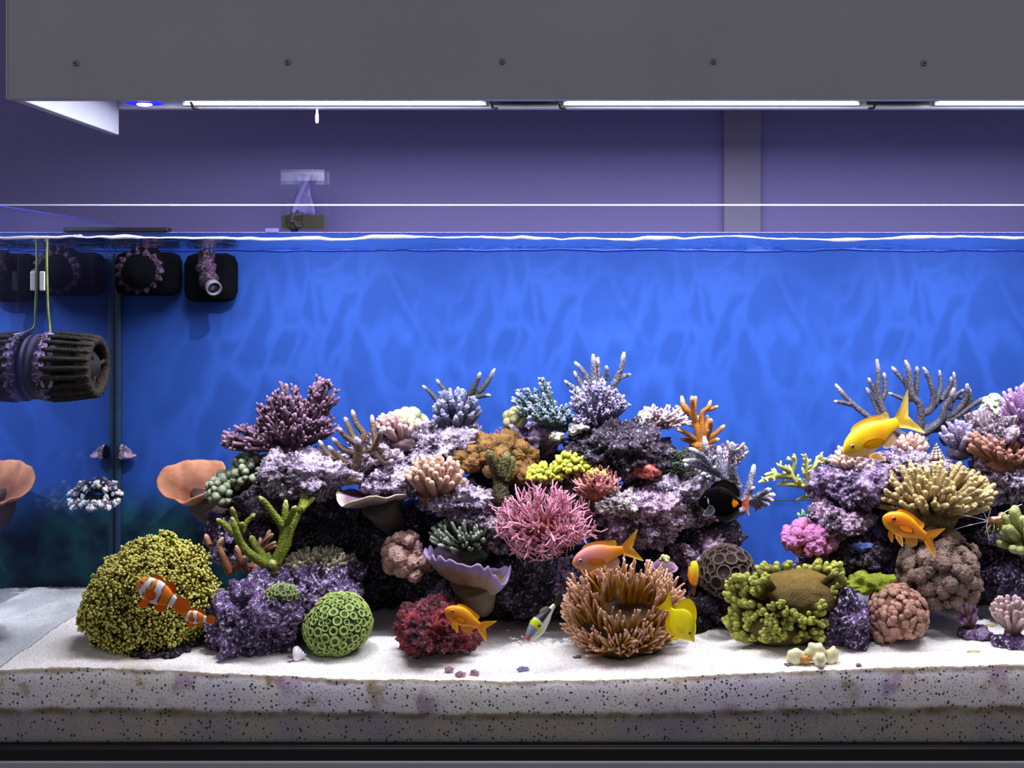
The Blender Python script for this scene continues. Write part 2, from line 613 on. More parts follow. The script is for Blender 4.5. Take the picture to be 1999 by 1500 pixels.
def backpane_mat():
    m, nt, N, L, b = newmat('blue_back_pane')
    b.inputs['Roughness'].default_value = 0.55
    b.inputs['Specular IOR Level'].default_value = 0.15
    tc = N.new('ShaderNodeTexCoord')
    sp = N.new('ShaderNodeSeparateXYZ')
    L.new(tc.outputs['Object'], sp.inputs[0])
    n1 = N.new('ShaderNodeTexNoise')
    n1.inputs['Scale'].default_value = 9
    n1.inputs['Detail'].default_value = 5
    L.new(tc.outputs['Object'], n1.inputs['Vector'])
    # dark green algae film with the rocks' shade painted in, low left of pane
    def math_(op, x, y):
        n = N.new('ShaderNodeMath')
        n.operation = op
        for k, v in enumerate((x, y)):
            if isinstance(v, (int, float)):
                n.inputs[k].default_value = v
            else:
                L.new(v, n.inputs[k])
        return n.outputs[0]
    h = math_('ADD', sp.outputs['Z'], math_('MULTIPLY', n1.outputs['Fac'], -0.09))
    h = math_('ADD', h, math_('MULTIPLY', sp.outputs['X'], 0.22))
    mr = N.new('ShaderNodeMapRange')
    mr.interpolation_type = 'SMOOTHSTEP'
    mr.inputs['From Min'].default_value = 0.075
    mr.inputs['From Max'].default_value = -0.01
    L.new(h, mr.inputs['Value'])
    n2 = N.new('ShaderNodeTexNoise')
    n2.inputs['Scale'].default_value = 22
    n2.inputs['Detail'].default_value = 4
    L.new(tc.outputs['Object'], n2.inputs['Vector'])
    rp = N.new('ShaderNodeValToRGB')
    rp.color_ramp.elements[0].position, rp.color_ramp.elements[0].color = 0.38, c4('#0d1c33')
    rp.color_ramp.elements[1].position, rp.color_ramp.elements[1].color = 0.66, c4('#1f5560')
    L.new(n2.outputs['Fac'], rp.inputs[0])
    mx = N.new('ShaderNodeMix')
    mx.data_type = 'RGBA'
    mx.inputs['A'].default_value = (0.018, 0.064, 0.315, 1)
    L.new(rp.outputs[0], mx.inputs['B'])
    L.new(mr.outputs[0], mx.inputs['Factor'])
    L.new(mx.outputs['Result'], b.inputs['Base Color'])
    return m

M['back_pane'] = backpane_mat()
G = 0.012
bevbox('front_pane', (XL - G, -G, 0.0), (XR + G, -0.0005, ZTOP - 0.0012), M['front_glass'], tank, bev=0.0005)
ed = box(MB(), (XL - G, -G, ZTOP - 0.001), (XR + G, -0.0005, ZTOP)).build('polished_edge', M['edge'], tank, smooth=False)
bevbox('side_pane', (XL - G, 0.0, 0.0), (XL, YB, ZTOP - 0.001), M['side_mirror'], tank, bev=0.0004)
box(MB(), (XL - 0.0025, 0.0, ZTOP - 0.001), (XL, YB, ZTOP + 0.0002)).build('polished_edge', plain('blue_glass_edge', '#4a48c8', 0.3), tank, smooth=False)
bevbox('side_pane', (XR, 0.0, 0.0), (XR + G, YB, ZTOP), M['side_mirror'], tank, bev=0.0004)
zb = CAMZ + (VY - 455) / PXM * ratio(YB)
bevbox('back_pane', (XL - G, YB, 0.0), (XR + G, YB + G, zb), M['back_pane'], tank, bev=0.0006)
box(MB(), (XL - G, YB - 0.001, zb), (XR + G, YB + G, zb + 0.0015)).build('polished_edge', plain('salt_crusted_edge', '#8f86d8', 0.6, noise=0.4, nscale=300), tank, smooth=False)
bevbox('corner_seam', (XL, YB - 0.010, 0.02), (XL + 0.010, YB, ZWATER - 0.006), M['rim_dark'], tank, bev=0.003)
bevbox('bottom_pane', (XL - G, -G, -0.012), (XR + G, YB + G, 0.0), M['black'], tank)
bevbox('base_frame', (XL - 0.03, -0.020, cz), (XR + 0.03, -G - 0.0005, 0.0), M['black'], tank, bev=0.002)
bevbox('base_frame', (XL - 0.03, -0.0185, cz + 0.0005), (XL - G, YB + 0.02, -0.001), M['black'], tank, bev=0.002)

# ------------------------------------------------------------------ sand bed
def sand_front(x):
    px = VX + x * PXM
    return np.interp(px, [-100, 0, 140, 300, 500, 700, 1000, 1200, 1450, 1700, 2000, 2600],
                     [1306, 1309, 1302, 1308, 1318, 1326, 1331, 1328, 1316, 1305, 1298, 1292])

def sandz(x, y):
    x = np.asarray(x, float)
    y = np.asarray(y, float)
    zf = (1450 - sand_front(x)) / PXM
    P = np.stack([x * 7, y * 9, 0 * x], -1).reshape(-1, 3)
    n = fbm(P, 5, 3).reshape(x.shape)
    k = np.clip(y / 0.08, 0, 1)
    return zf + k * (0.0045 * n + 0.002)

nx, ny = 480, 110
gx = np.linspace(XL + 0.0005, XR - 0.0005, nx)
gy = np.linspace(0.0, YB - 0.001, ny) ** 1.0
X, Y = np.meshgrid(gx, gy)
Z = sandz(X, Y)
P3 = np.stack([X.ravel() * 240, Y.ravel() * 240, 0 * X.ravel()], 1)
Z = Z + 0.0009 * vnoise(P3, 3).reshape(Z.shape) + 0.0012 * fbm(P3 / 6, 9, 2).reshape(Z.shape)
top = np.stack([X.ravel(), Y.ravel(), Z.ravel()], 1)
ii = (np.arange(ny - 1)[:, None] * nx + np.arange(nx - 1)[None]).ravel()
Qs = np.stack([ii, ii + 1, ii + nx + 1, ii + nx], 1)
smb = MB()
smb.add(top, Qs)
fz = Z[0]
rows = [np.stack([gx, 0 * gx, fz * t], 1) for t in np.linspace(0, 1, 9)]
fV = np.concatenate(rows)
jj = (np.arange(8)[:, None] * nx + np.arange(nx - 1)[None]).ravel()
smb.add(fV, np.stack([jj, jj + 1, jj + nx + 1, jj + nx], 1))

bk = np.stack([gx, 0 * gx + YB - 0.001, Z[-1]], 1)
b0 = np.stack([gx, 0 * gx + YB - 0.001, 0 * gx], 1)
f0 = np.stack([gx, 0 * gx, 0 * gx], 1)
j1 = np.arange(nx - 1)
smb.add(np.concatenate([bk, b0, f0]), np.concatenate([np.stack([j1 + 1, j1, j1 + nx, j1 + nx + 1], 1), np.stack([j1 + nx + 1, j1 + nx, j1 + 2 * nx, j1 + 2 * nx + 1], 1)]))

def sand_top_mat():
    m, nt, N, L, b = newmat('coral_sand')
    b.inputs['Roughness'].default_value = 0.95
    b.inputs['Specular IOR Level'].default_value = 0.1
    tc = N.new('ShaderNodeTexCoord')
    vo = N.new('ShaderNodeTexNoise')
    vo.inputs['Scale'].default_value = 520
    vo.inputs['Detail'].default_value = 2
    L.new(tc.outputs['Object'], vo.inputs['Vector'])
    r = N.new('ShaderNodeValToRGB')
    r.color_ramp.elements[0].position, r.color_ramp.elements[0].color = 0.30, c4('#b5aaa6')
    r.color_ramp.elements[1].position, r.color_ramp.elements[1].color = 0.44, c4('#fbf7f6')
    L.new(vo.outputs['Fac'], r.inputs[0])
    n2 = N.new('ShaderNodeTexNoise')
    n2.inputs['Scale'].default_value = 14
    n2.inputs['Detail'].default_value = 5
    L.new(tc.outputs['Object'], n2.inputs['Vector'])
    mr = N.new('ShaderNodeMapRange')
    mr.inputs['From Min'].default_value = 0.60
    mr.inputs['From Max'].default_value = 0.75
    mr.inputs['To Max'].default_value = 0.45
    L.new(n2.outputs['Fac'], mr.inputs['Value'])
    mx = N.new('ShaderNodeMix')
    mx.data_type = 'RGBA'
    mx.inputs['B'].default_value = c4('#d9c3b0')
    L.new(r.outputs[0], mx.inputs['A'])
    L.new(mr.outputs[0], mx.inputs['Factor'])
    L.new(mx.outputs['Result'], b.inputs['Base Color'])
    bp = N.new('ShaderNodeBump')
    bp.inputs['Strength'].default_value = 0.8
    bp.inputs['Distance'].default_value = 0.0015
    L.new(vo.outputs['Fac'], bp.inputs['Height'])
    L.new(bp.outputs[0], b.inputs['Normal'])
    return m

def sand_face_mat():
    m, nt, N, L, b = newmat('sand_behind_glass')
    b.inputs['Roughness'].default_value = 0.9
    b.inputs['Specular IOR Level'].default_value = 0.1
    tc = N.new('ShaderNodeTexCoord')
    sp = N.new('ShaderNodeSeparateXYZ')
    L.new(tc.outputs['Object'], sp.inputs[0])
    def noise(scale, det=4, ro=0.55):
        n = N.new('ShaderNodeTexNoise')
        n.inputs['Scale'].default_value = scale
        n.inputs['Detail'].default_value = det
        n.inputs['Roughness'].default_value = ro
        L.new(tc.outputs['Object'], n.inputs['Vector'])
        return n.outputs['Fac']
    def rngm(v, a, b2, c=0.0, d=1.0):
        n = N.new('ShaderNodeMapRange')
        n.interpolation_type = 'SMOOTHSTEP'
        for k, q in zip(('From Min', 'From Max', 'To Min', 'To Max'), (a, b2, c, d)):
            n.inputs[k].default_value = q
        L.new(v, n.inputs['Value'])
        return n.outputs[0]
    def mix(f, A, B):
        n = N.new('ShaderNodeMix')
        n.data_type = 'RGBA'
        for k, v in (('A', A), ('B', B)):
            if isinstance(v, str):
                n.inputs[k].default_value = c4(v)
            else:
                L.new(v, n.inputs[k])
        L.new(f, n.inputs['Factor'])
        return n.outputs['Result']
    at = N.new('ShaderNodeAttribute')
    at.attribute_name = 'tip'          # height inside the bed, 0 at the floor, 1 at the surface
    h = N.new('ShaderNodeMath')
    h.operation = 'ADD'
    w = N.new('ShaderNodeMath')
    w.operation = 'MULTIPLY'
    w.inputs[1].default_value = 0.16
    L.new(noise(20, 6), w.inputs[0])
    L.new(at.outputs['Fac'], h.inputs[0])
    L.new(w.outputs[0], h.inputs[1])
    hh = h.outputs[0]
    c = mix(rngm(noise(9, 4), 0.40, 0.60), '#fbf5f2', '#f0ecf4')
    c = mix(rngm(noise(16, 5), 0.56, 0.70, 0, 0.8), c, '#c4a8c8')
    c = mix(rngm(noise(24, 4), 0.58, 0.72, 0, 0.8), c, '#c0b494')
    # lower part of the face: darker brown-grey, with a dark algae line at its top
    low = mix(rngm(noise(11, 5), 0.4, 0.65), '#c2b8ac', '#b0a8b4')
    c = mix(rngm(hh, 0.60, 0.50), c, low)
    line = rngm(hh, 0.57, 0.52)
    line2 = rngm(hh, 0.40, 0.50)
    ml = N.new('ShaderNodeMath')
    ml.operation = 'MULTIPLY'
    L.new(line, ml.inputs[0])
    L.new(line2, ml.inputs[1])
    ml2 = N.new('ShaderNodeMath')
    ml2.operation = 'MULTIPLY'
    L.new(ml.outputs[0], ml2.inputs[0])
    L.new(rngm(noise(30, 4), 0.35, 0.6, 0.2, 0.75), ml2.inputs[1])
    c = mix(ml2.outputs[0], c, '#7a6840')
    c = mix(rngm(hh, 0.98, 1.06, 0, 0.75), c, '#8d7c5a')
    # dark grains
    vo = N.new('ShaderNodeTexVoronoi')
    vo.inputs['Scale'].default_value = 200
    vo.inputs['Randomness'].default_value = 1
    L.new(tc.outputs['Object'], vo.inputs['Vector'])
    sx = N.new('ShaderNodeSeparateColor')
    L.new(vo.outputs['Color'], sx.inputs[0])
    g1 = rngm(vo.outputs['Distance'], 0.36, 0.24)
    g2 = rngm(sx.outputs[0], 0.58, 0.64)
    gm = N.new('ShaderNodeMath')
    gm.operation = 'MULTIPLY'
    L.new(g1, gm.inputs[0])
    L.new(g2, gm.inputs[1])
    c = mix(rngm(gm.outputs[0], 0.2, 0.8, 0, 0.85), c, '#2a2036')
    c = mix(rngm(noise(420, 2), 0.57, 0.66, 0, 0.75), c, '#6d6060')
    L.new(c, b.inputs['Base Color'])
    # light soaks down through the translucent grains from the lit surface
    b.inputs['Subsurface Weight'].default_value = 1.0
    b.inputs['Subsurface Radius'].default_value = (1, 1, 1)
    b.inputs['Subsurface Scale'].default_value = 0.03
    return m

so = smb.build('sand_bed', None)
so.data.materials.append(sand_top_mat())
so.data.materials.append(sand_face_mat())
mi = np.r_[np.zeros(len(Qs), np.int32), np.ones(8 * (nx - 1), np.int32), np.zeros(2 * (nx - 1), np.int32)].astype(np.int32)
so.data.polygons.foreach_set('material_index', mi)
tt = np.r_[np.ones(len(top)), np.repeat(np.linspace(0, 1, 9), nx), np.zeros(3 * nx)].astype(np.float32)
so.data.attributes['tip'].data.foreach_set('value', tt)
tag(so, 'white coral sand bed with dark grained cross section against the glass', 'sand', kind='stuff')

# ------------------------------------------------------------------ water surface
M['water'] = glassmat('water_surface', lo=0.02, hi=1.0, f0=0.80, f1=0.96, gtint=(0.95, 0.97, 1.0), bump=0.9, bscale=55)
nx, ny = 300, 60
gx = np.linspace(XL + 0.001, XR - 0.001, nx)
gy = np.linspace(0.0006, YB - 0.0006, ny)
X, Y = np.meshgrid(gx, gy)
def wave(x, y):
    P = np.stack([x * 14, y * 9, 0 * x], -1).reshape(-1, 3)
    P2 = np.stack([x * 60, y * 40, 0 * x], -1).reshape(-1, 3)
    return (0.0026 * fbm(P, 31, 2) + 0.0012 * fbm(P2, 47, 2)).reshape(np.shape(x))
Z = ZWATER + wave(X, Y)
ii = (np.arange(ny - 1)[:, None] * nx + np.arange(nx - 1)[None]).ravel()
wmb = MB()
wmb.add(np.stack([X.ravel(), Y.ravel(), Z.ravel()], 1), np.stack([ii, ii + 1, ii + nx + 1, ii + nx], 1))
M['meniscus'] = glow_through('meniscus', '#f6f2f4', 0.75, 0.25)
water = thing('water', 'rippled water surface with a bright line along the front glass', 'water', (0, 0.2, ZWATER))
water['kind'] = 'stuff'
wmb.build('surface', M['water'], water)
mb = MB()
gxm = np.linspace(XL + 0.001, XR - 0.001, 420)
zz = ZWATER + wave(gxm, 0 * gxm + 0.0006)
w_ = 0.0016 + 0.0016 * fbm(np.stack([gxm * 26, 0 * gxm, 0 * gxm], 1), 77, 4)
w_ = np.maximum(w_, 0.0007)
prof = [(0.0004, 1.0), (0.0009, 0.9), (0.0035, -0.1), (0.0030, -0.5), (0.0004, -1.0)]
V = np.stack([np.stack([gxm, 0 * gxm + a, zz + h * w_], 1) for a, h in prof], 0).reshape(-1, 3)
k = len(gxm)
Q = []
for r_ in range(len(prof) - 1):
    i = np.arange(k - 1) + r_ * k
    Q.append(np.stack([i, i + 1, i + k + 1, i + k], 1))
mb.add(V, np.concatenate(Q))
mb.build('meniscus', M['meniscus'], water)
mb = MB()
zz = ZWATER + wave(gxm, 0 * gxm + YB)
V = np.stack([np.stack([gxm, 0 * gxm + YB - a, zz + h * 0.0016], 1) for a, h in prof], 0).reshape(-1, 3)
mb.add(V, np.concatenate(Q)[:, ::-1])
mb.build('meniscus', glow_through('pale_blue_meniscus', '#5f8cff', 0.5), water)

# ------------------------------------------------------------------ light hood
HY0, HY1 = -0.10, 0.2175
HX = (15 - VX) / PXM * ratio(HY0)
HZ = CAMZ + (VY - 193.5) / PXM * ratio(HY0)
hood = thing('light_hood', 'grey light hood with a row of screws hanging over the tank', 'hood', (0.2, 0.1, HZ))
HR = XR + 0.05
bevbox('front_panel', (HX, HY0, HZ), (HR, HY0 + 0.016, HZ + 0.42), M['grey_panel'], hood, bev=0.0008)
bevbox('end_panel', (HX, HY0 + 0.0165, HZ), (HX + 0.012, HY1, HZ + 0.42), M['white_panel'], hood, bev=0.001)
bevbox('end_panel', (HR - 0.012, HY0 + 0.0165, HZ), (HR, HY1, HZ + 0.42), M['white_panel'], hood, bev=0.001)
bevbox('top_panel', (HX, HY0, HZ + 0.4205), (HR, HY1 + 0.01, HZ + 0.435), M['grey_panel'], hood)
ZL = CAMZ + (VY - 213) / PXM * ratio(HY1)
bevbox('rear_rail', (HX + 0.0125, HY1 - 0.006, ZL), (HR - 0.0125, HY1 + 0.010, ZL + 0.03), M['white_panel'], hood, bev=0.0015)
bevbox('rear_panel', (HX + 0.0125, HY1 + 0.001, ZL + 0.0305), (HR - 0.0125, HY1 + 0.010, HZ + 0.42), M['grey_panel'], hood)
bevbox('seam_strip', (HX - 0.002, HY0 - 0.0004, HZ), (HX - 0.0002, HY0 + 0.012, HZ + 0.42), plain('edge_banding', '#c9c8cf', 0.5), hood, bev=0.0003)

def screw_mesh():
    mb = MB()
    n = 16
    prof = [(0.0, -0.0002), (0.0022, -0.0002), (0.0034, 0.0009), (0.0038, 0.0018)]
    a = np.arange(n) * 2 * math.pi / n
    V = np.concatenate([np.stack([r * np.cos(a), 0 * a + y, r * np.sin(a)], 1) for r, y in prof])
    Q = []
    for k in range(3):
        for j in range(n):
            Q.append((k * n + j, k * n + (j + 1) % n, (k + 1) * n + (j + 1) % n, (k + 1) * n + j))
    mb.add(V, Q)
    return mb.mesh('screw')
sm = screw_mesh()
sm.materials.append(M['steel'])
slot = MB()
box(slot, (-0.0016, -0.0007, -0.0004), (0.0016, 0.001, 0.0004))
box(slot, (-0.0004, -0.0007, -0.0016), (0.0004, 0.001, 0.0016))
slm = slot.mesh('cross_slot', smooth=False)
slm.materials.append(M['black'])
for px, py in ((147, 123), (561, 121), (980, 120), (1393, 120), (1804, 123)):
    p = W(px, py, HY0 - 0.0018) - np.array(hood.location)
    s_ = link(bpy.data.objects.new('screw', sm))
    s_.parent = hood
    s_.location = p
    t_ = link(bpy.data.objects.new('cross_slot', slm))
    t_.parent = s_
    t_.rotation_euler = (0, 0.5 * (px % 3), 0)

def lx(px):   # x of something on the lamp plane near the rear rail, seen at pixel px
    return (px - VX) / PXM * ratio(0.19)
LZ = ZL + 0.004
segs = [(352, 948, 'white strip lamp nearest the left end of the hood'),
        (1100, 1682, 'white strip lamp at the middle of the hood'),
        (1830, 2300, 'white strip lamp cut off by the right picture edge')]
for a, b_, lab in segs:
    x0, x1 = lx(a), min(lx(b_), HR - 0.02)
    f = thing('strip_lamp', lab, 'lamp', ((x0 + x1) / 2, 0.1, LZ), 'lamps under the hood')
    box(MB(), (x0, HY0 + 0.03, LZ + 0.004), (x1, HY1 - 0.012, LZ + 0.028)).build('housing', M['white_panel'], f, smooth=False)
    mb = MB()
    mb.add([(x0 + 0.006, HY0 + 0.034, LZ + 0.003), (x1 - 0.006, HY0 + 0.034, LZ + 0.003), (x1 - 0.006, HY1 - 0.016, LZ + 0.003), (x0 + 0.006, HY1 - 0.016, LZ + 0.003)], [(0, 3, 2, 1)])
    mb.build('diffuser', M['lamp'], f, smooth=False)
    mb = MB()
    box(mb, (x0, HY1 - 0.016, LZ - 0.001), (x1, HY1 - 0.011, LZ + 0.004))
    mb.build('frame_bar', M['white_panel'], f, smooth=False)
# dark driver boxes between the lamps; the end one carries the blue LED
for a, b_, led, lab in ((215, 350, True, 'dark module with a glowing blue LED under the hood end'),
                        (952, 1096, False, 'dark driver box under the hood nearer the blue LED'),
                        (1686, 1826, False, 'dark driver box under the hood further from the blue LED')):
    x0, x1 = lx(a) + 0.002, lx(b_) - 0.002
    f = thing('lamp_driver', lab, 'lamp' if led else 'driver box', ((x0 + x1) / 2, 0.1, LZ))
    bevbox('housing', (x0, HY0 + 0.05, LZ + 0.004), (x1, HY1 - 0.02, LZ + 0.03), M['dark'], f, bev=0.003)
    bevbox('cover_plate', (x0 + 0.012, HY0 + 0.08, LZ + 0.001), (x1 - 0.012, HY1 - 0.034, LZ + 0.0035), plain('violet_plate', '#5a55b8', 0.35, noise=0.1), f, bev=0.001)
    if led:
        c = np.array([lx(283), 0.188, LZ - 0.001])
        n = 20
        an = np.arange(n) * 2 * math.pi / n
        mb = MB()
        mb.add(np.vstack([c + np.stack([0.026 * np.cos(an), 0.018 * np.sin(an), 0 * an], 1), c]), T=[(k, n, (k + 1) % n) for k in range(n)])
        mb.build('led_ring', M['blue_led'], f)
        mb = MB()
        ball(mb, c + np.array([0, 0, -0.001]), (0.011, 0.008, 0.003), 2)
        mb.build('led_lens', M['led_core'], f)
    else:
        box(MB(), (x0 + 0.004, HY1 - 0.022, LZ - 0.001), (x1 - 0.004, HY1 - 0.018, LZ + 0.003)).build('retaining_rod', M['black'], f, smooth=False)
for q, (px, dx, w) in enumerate(((377, 6, 'beside the blue LED module'), (962, 5, 'at the left end of the middle gap'), (1094, 6, 'at the right end of the middle gap'), (1706, -6, 'under the right driver box'))):
    y = HY1 - 0.004
    pts = [W(px - dx, 196, y - 0.02), W(px - dx * 0.2, 206, y - 0.012), W(px, 211, y - 0.010), W(px + dx * 1.6, 212, y - 0.012)]
    o = tube(MB(), spline(pts, 12), S(2.6, y), n=8, cap0=True).build('lamp_clip', M['black'], org=tuple(pts[0]))
    tag(o, 'small black lamp clip ' + w, 'clip', 'clips under the hood')
o = MB()
p0, p1 = W(619, 212, HY1), W(619, 238, HY1)
tube(o, [p0, p0 * 0.6 + p1 * 0.4, p0 * 0.55 + p1 * 0.45, p1], [0.0016, 0.0016, 0.0023, 0.0023], n=10, cap0=True)
tag(o.build('drip_nozzle', M['white'], org=tuple(p0)), 'tiny white nozzle hanging from the hood rail', 'nozzle')
# ------------------------------------------------------------------ live rock
M['rk_purple'] = rockmat('coralline_purple', '#bca2c8', '#83699a', '#3a2f46')
M['rk_lilac'] = rockmat('coralline_lilac', '#e2d2e2', '#a890b4', '#4a3b50', speck_amt=0.85)
M['rk_mauve'] = rockmat('mauve_rock', '#d8c2d0', '#957c92', '#3f323e', speck_amt=0.8)
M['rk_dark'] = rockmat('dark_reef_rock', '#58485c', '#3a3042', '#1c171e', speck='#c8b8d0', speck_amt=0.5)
M['rk_violet'] = rockmat('violet_rock', '#85689c', '#67507e', '#342a44', speck='#efe4fa', speck_amt=0.9)
M['rk_red'] = rockmat('red_crusted_rock', '#a83a3e', '#8c3648', '#4a2834', speck='#d89aa8', speck_amt=0.4)
M['rk_pink'] = rockmat('pink_rock', '#d4b0cc', '#99769a', '#4a384e', speck_amt=0.85)
M['rk_rust'] = rockmat('salmon_crust', '#c96a5e', '#b85650', '#6a3436', speck='#e6a89a', speck_amt=0.5)
M['rk_smooth'] = plain('smooth_lilac_crust', '#a58cbc', 0.7, noise=0.25, nscale=60, bump=0.3, bscale=150)

M['rk_pale'] = rockmat('pale_rubble', '#eee2dc', '#c4b4b8', '#6a5c66', speck_amt=0.8)

ROCKG = 'live rocks of the reef'
def rock(label, px, py, rx, rz, y, rd, seed, mat='rk_purple', lvl=5, amp=0.45, knob=0.006, kf=95.0, fine=0.013, cut=None, group=ROCKG, name='live_rock'):
    D, T = ico(lvl)
    c = W(px, py, y)
    R = np.array([S(rx, y), rd, S(rz, y)])
    s = 1 + amp * fbm(D * 1.7 + seed * 5.7, seed, 3)
    V = D * R * s[:, None]
    V = V + D * (fine * fbm((V + c) * 42, seed + 3, 3))[:, None]
    V = V + D * (0.006 * np.abs(fbm((V + c) * 95, seed + 5, 2)) * -1.0)[:, None]
    f = worley((V + c) * 30.0, seed + 29)
    V = V - D * (0.016 * np.clip(1 - (f / 0.42) ** 2, 0, 1))[:, None]
    f = worley((V + c) * kf, seed + 9)
    V = V + D * (knob * np.clip(1 - (f / 0.6) ** 2, 0, 1))[:, None]
    if lvl >= 6:
        f = worley((V + c) * kf * 2.6, seed + 19)
        V = V + D * (knob * 0.6 * np.clip(1 - (f / 0.6) ** 2, 0, 1))[:, None]
    P = V + c
    P[:, 1] = np.minimum(P[:, 1], YB - 0.003)
    P[:, 1] = np.maximum(P[:, 1], 0.004)
    P[:, 2] = np.maximum(P[:, 2], 0.055)
    o = MB().add(P, T=T).build(name, M[mat], org=tuple(c))
    tag(o, label, 'rock', group)
    return o

# left part of the reef
rock('lilac rock ledge under the dark purple bushy coral', 598, 925, 98, 42, 0.215, 0.06, 1, 'rk_lilac', 6)
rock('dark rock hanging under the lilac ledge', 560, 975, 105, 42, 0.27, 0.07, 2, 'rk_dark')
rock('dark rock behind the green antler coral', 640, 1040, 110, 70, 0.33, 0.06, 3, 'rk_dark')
rock('blue violet knobby rock behind the green antler coral tips', 462, 1045, 48, 52, 0.27, 0.05, 4, 'rk_violet', knob=0.009, kf=55)
rock('violet rock in front of the yellow frogspawn coral', 512, 1205, 92, 84, 0.125, 0.075, 5, 'rk_violet', 6, knob=0.008, kf=70)
rock('violet rock arching over the green brain coral', 632, 1168, 78, 58, 0.17, 0.06, 6, 'rk_violet', 6)
rock('dark rock wall behind the beige polyp coral', 735, 1090, 85, 110, 0.34, 0.055, 7, 'rk_dark')
rock('mauve rock behind the brown antler coral', 735, 895, 62, 46, 0.26, 0.05, 8, 'rk_mauve', 6)
rock('lilac rock with pale patch beside the peach finger coral', 770, 940, 66, 40, 0.235, 0.05, 9, 'rk_lilac', 6)
rock('pale purple rock below the blue grey acropora', 868, 875, 72, 46, 0.265, 0.05, 10, 'rk_lilac', 6)
rock('smooth purple rock rising towards the teal acropora', 1035, 862, 62, 32, 0.28, 0.04, 11, 'rk_purple', 6, knob=0.003)
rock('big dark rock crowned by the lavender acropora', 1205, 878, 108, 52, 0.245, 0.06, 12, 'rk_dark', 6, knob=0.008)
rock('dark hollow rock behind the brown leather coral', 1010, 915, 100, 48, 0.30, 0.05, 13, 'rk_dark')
rock('lilac knobby rock below the brown leather coral', 900, 975, 72, 34, 0.22, 0.05, 14, 'rk_lilac', 6, knob=0.007)
rock('pale rock between the dark green coral and the pink coral', 955, 1030, 55, 40, 0.22, 0.045, 15, 'rk_mauve', 6)
rock('dark rock below the cream plate coral', 800, 1030, 80, 45, 0.30, 0.06, 16, 'rk_dark')
rock('mauve rock behind the pink spiky coral', 1100, 985, 95, 60, 0.245, 0.05, 17, 'rk_mauve', 6)
rock('pink grey rock below the red sponge', 1240, 1005, 82, 58, 0.215, 0.055, 18, 'rk_pink', 6, knob=0.007)
rock('pale rock bar in front of the dark tang', 1320, 965, 70, 34, 0.235, 0.045, 19, 'rk_lilac', 6)
rock('mauve shelf rock under the dark tang', 1365, 1000, 72, 24, 0.235, 0.045, 20, 'rk_mauve', 5)
rock('black shadowed rock under the dark tang shelf', 1372, 1048, 66, 36, 0.265, 0.05, 21, 'rk_dark')
rock('pink knobby rock above the honeycomb coral', 1368, 1088, 52, 48, 0.235, 0.045, 22, 'rk_pink', 6, knob=0.009, kf=60)
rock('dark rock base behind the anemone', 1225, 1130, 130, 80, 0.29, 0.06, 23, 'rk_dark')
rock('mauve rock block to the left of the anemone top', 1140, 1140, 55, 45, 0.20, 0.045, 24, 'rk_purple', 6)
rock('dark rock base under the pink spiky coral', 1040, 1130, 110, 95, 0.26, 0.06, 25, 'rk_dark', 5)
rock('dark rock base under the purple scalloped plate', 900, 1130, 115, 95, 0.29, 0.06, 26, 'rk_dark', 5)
rock('dull purple rock above the red rock', 870, 1180, 42, 40, 0.185, 0.04, 27, 'rk_purple', 5)
rock('red crusted rock on the sand below the orange fish', 852, 1225, 72, 46, 0.10, 0.055, 28, 'rk_red', 6, knob=0.009, kf=60)
rock('mossy pale rock between orange staghorn and grey staghorn', 1318, 918, 52, 34, 0.27, 0.04, 29, 'rk_mauve', 6)
rock('small knobby rock under the orange staghorn coral', 1400, 900, 34, 24, 0.29, 0.035, 30, 'rk_pink', 6)
rock('dark rock behind the yellow tang', 1370, 1190, 80, 48, 0.22, 0.05, 31, 'rk_dark', 5)
# right part of the reef
rock('purple rock under the yellow fish', 1662, 945, 66, 44, 0.225, 0.05, 41, 'rk_purple', 6, knob=0.008, kf=55)
rock('lilac ridge rock carrying the snail', 1770, 905, 70, 26, 0.245, 0.045, 42, 'rk_lilac', 6)
rock('shadowed rock behind the tan table coral', 1790, 1000, 115, 70, 0.31, 0.06, 43, 'rk_dark')
rock('pink purple rock above the magenta cauliflower coral', 1632, 1022, 62, 42, 0.21, 0.05, 44, 'rk_pink', 6, knob=0.007)
rock('dark rock under the blue crust coral', 1672, 1100, 58, 44, 0.20, 0.045, 45, 'rk_dark', 5, knob=0.008)
rock('lilac stump under the magenta cauliflower coral', 1590, 1105, 34, 40, 0.215, 0.035, 46, 'rk_purple', 6)
rock('dark rock behind the brown polyp dome', 1820, 1110, 140, 95, 0.315, 0.055, 47, 'rk_dark')
rock('pink grey rock at the right edge under the purple acropora', 1940, 850, 58, 52, 0.26, 0.05, 48, 'rk_mauve', 6)
rock('lilac rock below the rust red coral at the right edge', 1965, 930, 56, 48, 0.255, 0.05, 49, 'rk_lilac', 6)
rock('dark rock ledge under the cleaner shrimp', 1935, 1060, 60, 28, 0.225, 0.05, 50, 'rk_dark', 5)
rock('violet knobby rock at the right edge below the green finger coral', 1982, 1130, 48, 50, 0.19, 0.045, 51, 'rk_violet', 6, knob=0.009, kf=60)
rock('dark purple boulder between the olive coral and the tan polyp dome', 1648, 1218, 50, 58, 0.095, 0.045, 52, 'rk_violet', 6, amp=0.15, knob=0.003)
rock('dark rock under the olive lobed coral', 1535, 1205, 92, 58, 0.15, 0.06, 53, 'rk_dark')
rock('dark rock at the right edge behind the green finger coral', 1970, 1020, 70, 70, 0.315, 0.05, 54, 'rk_dark')
rock('purple rock wall behind the orange fish near the shrimp', 1735, 1060, 45, 50, 0.265, 0.045, 55, 'rk_purple', 5)
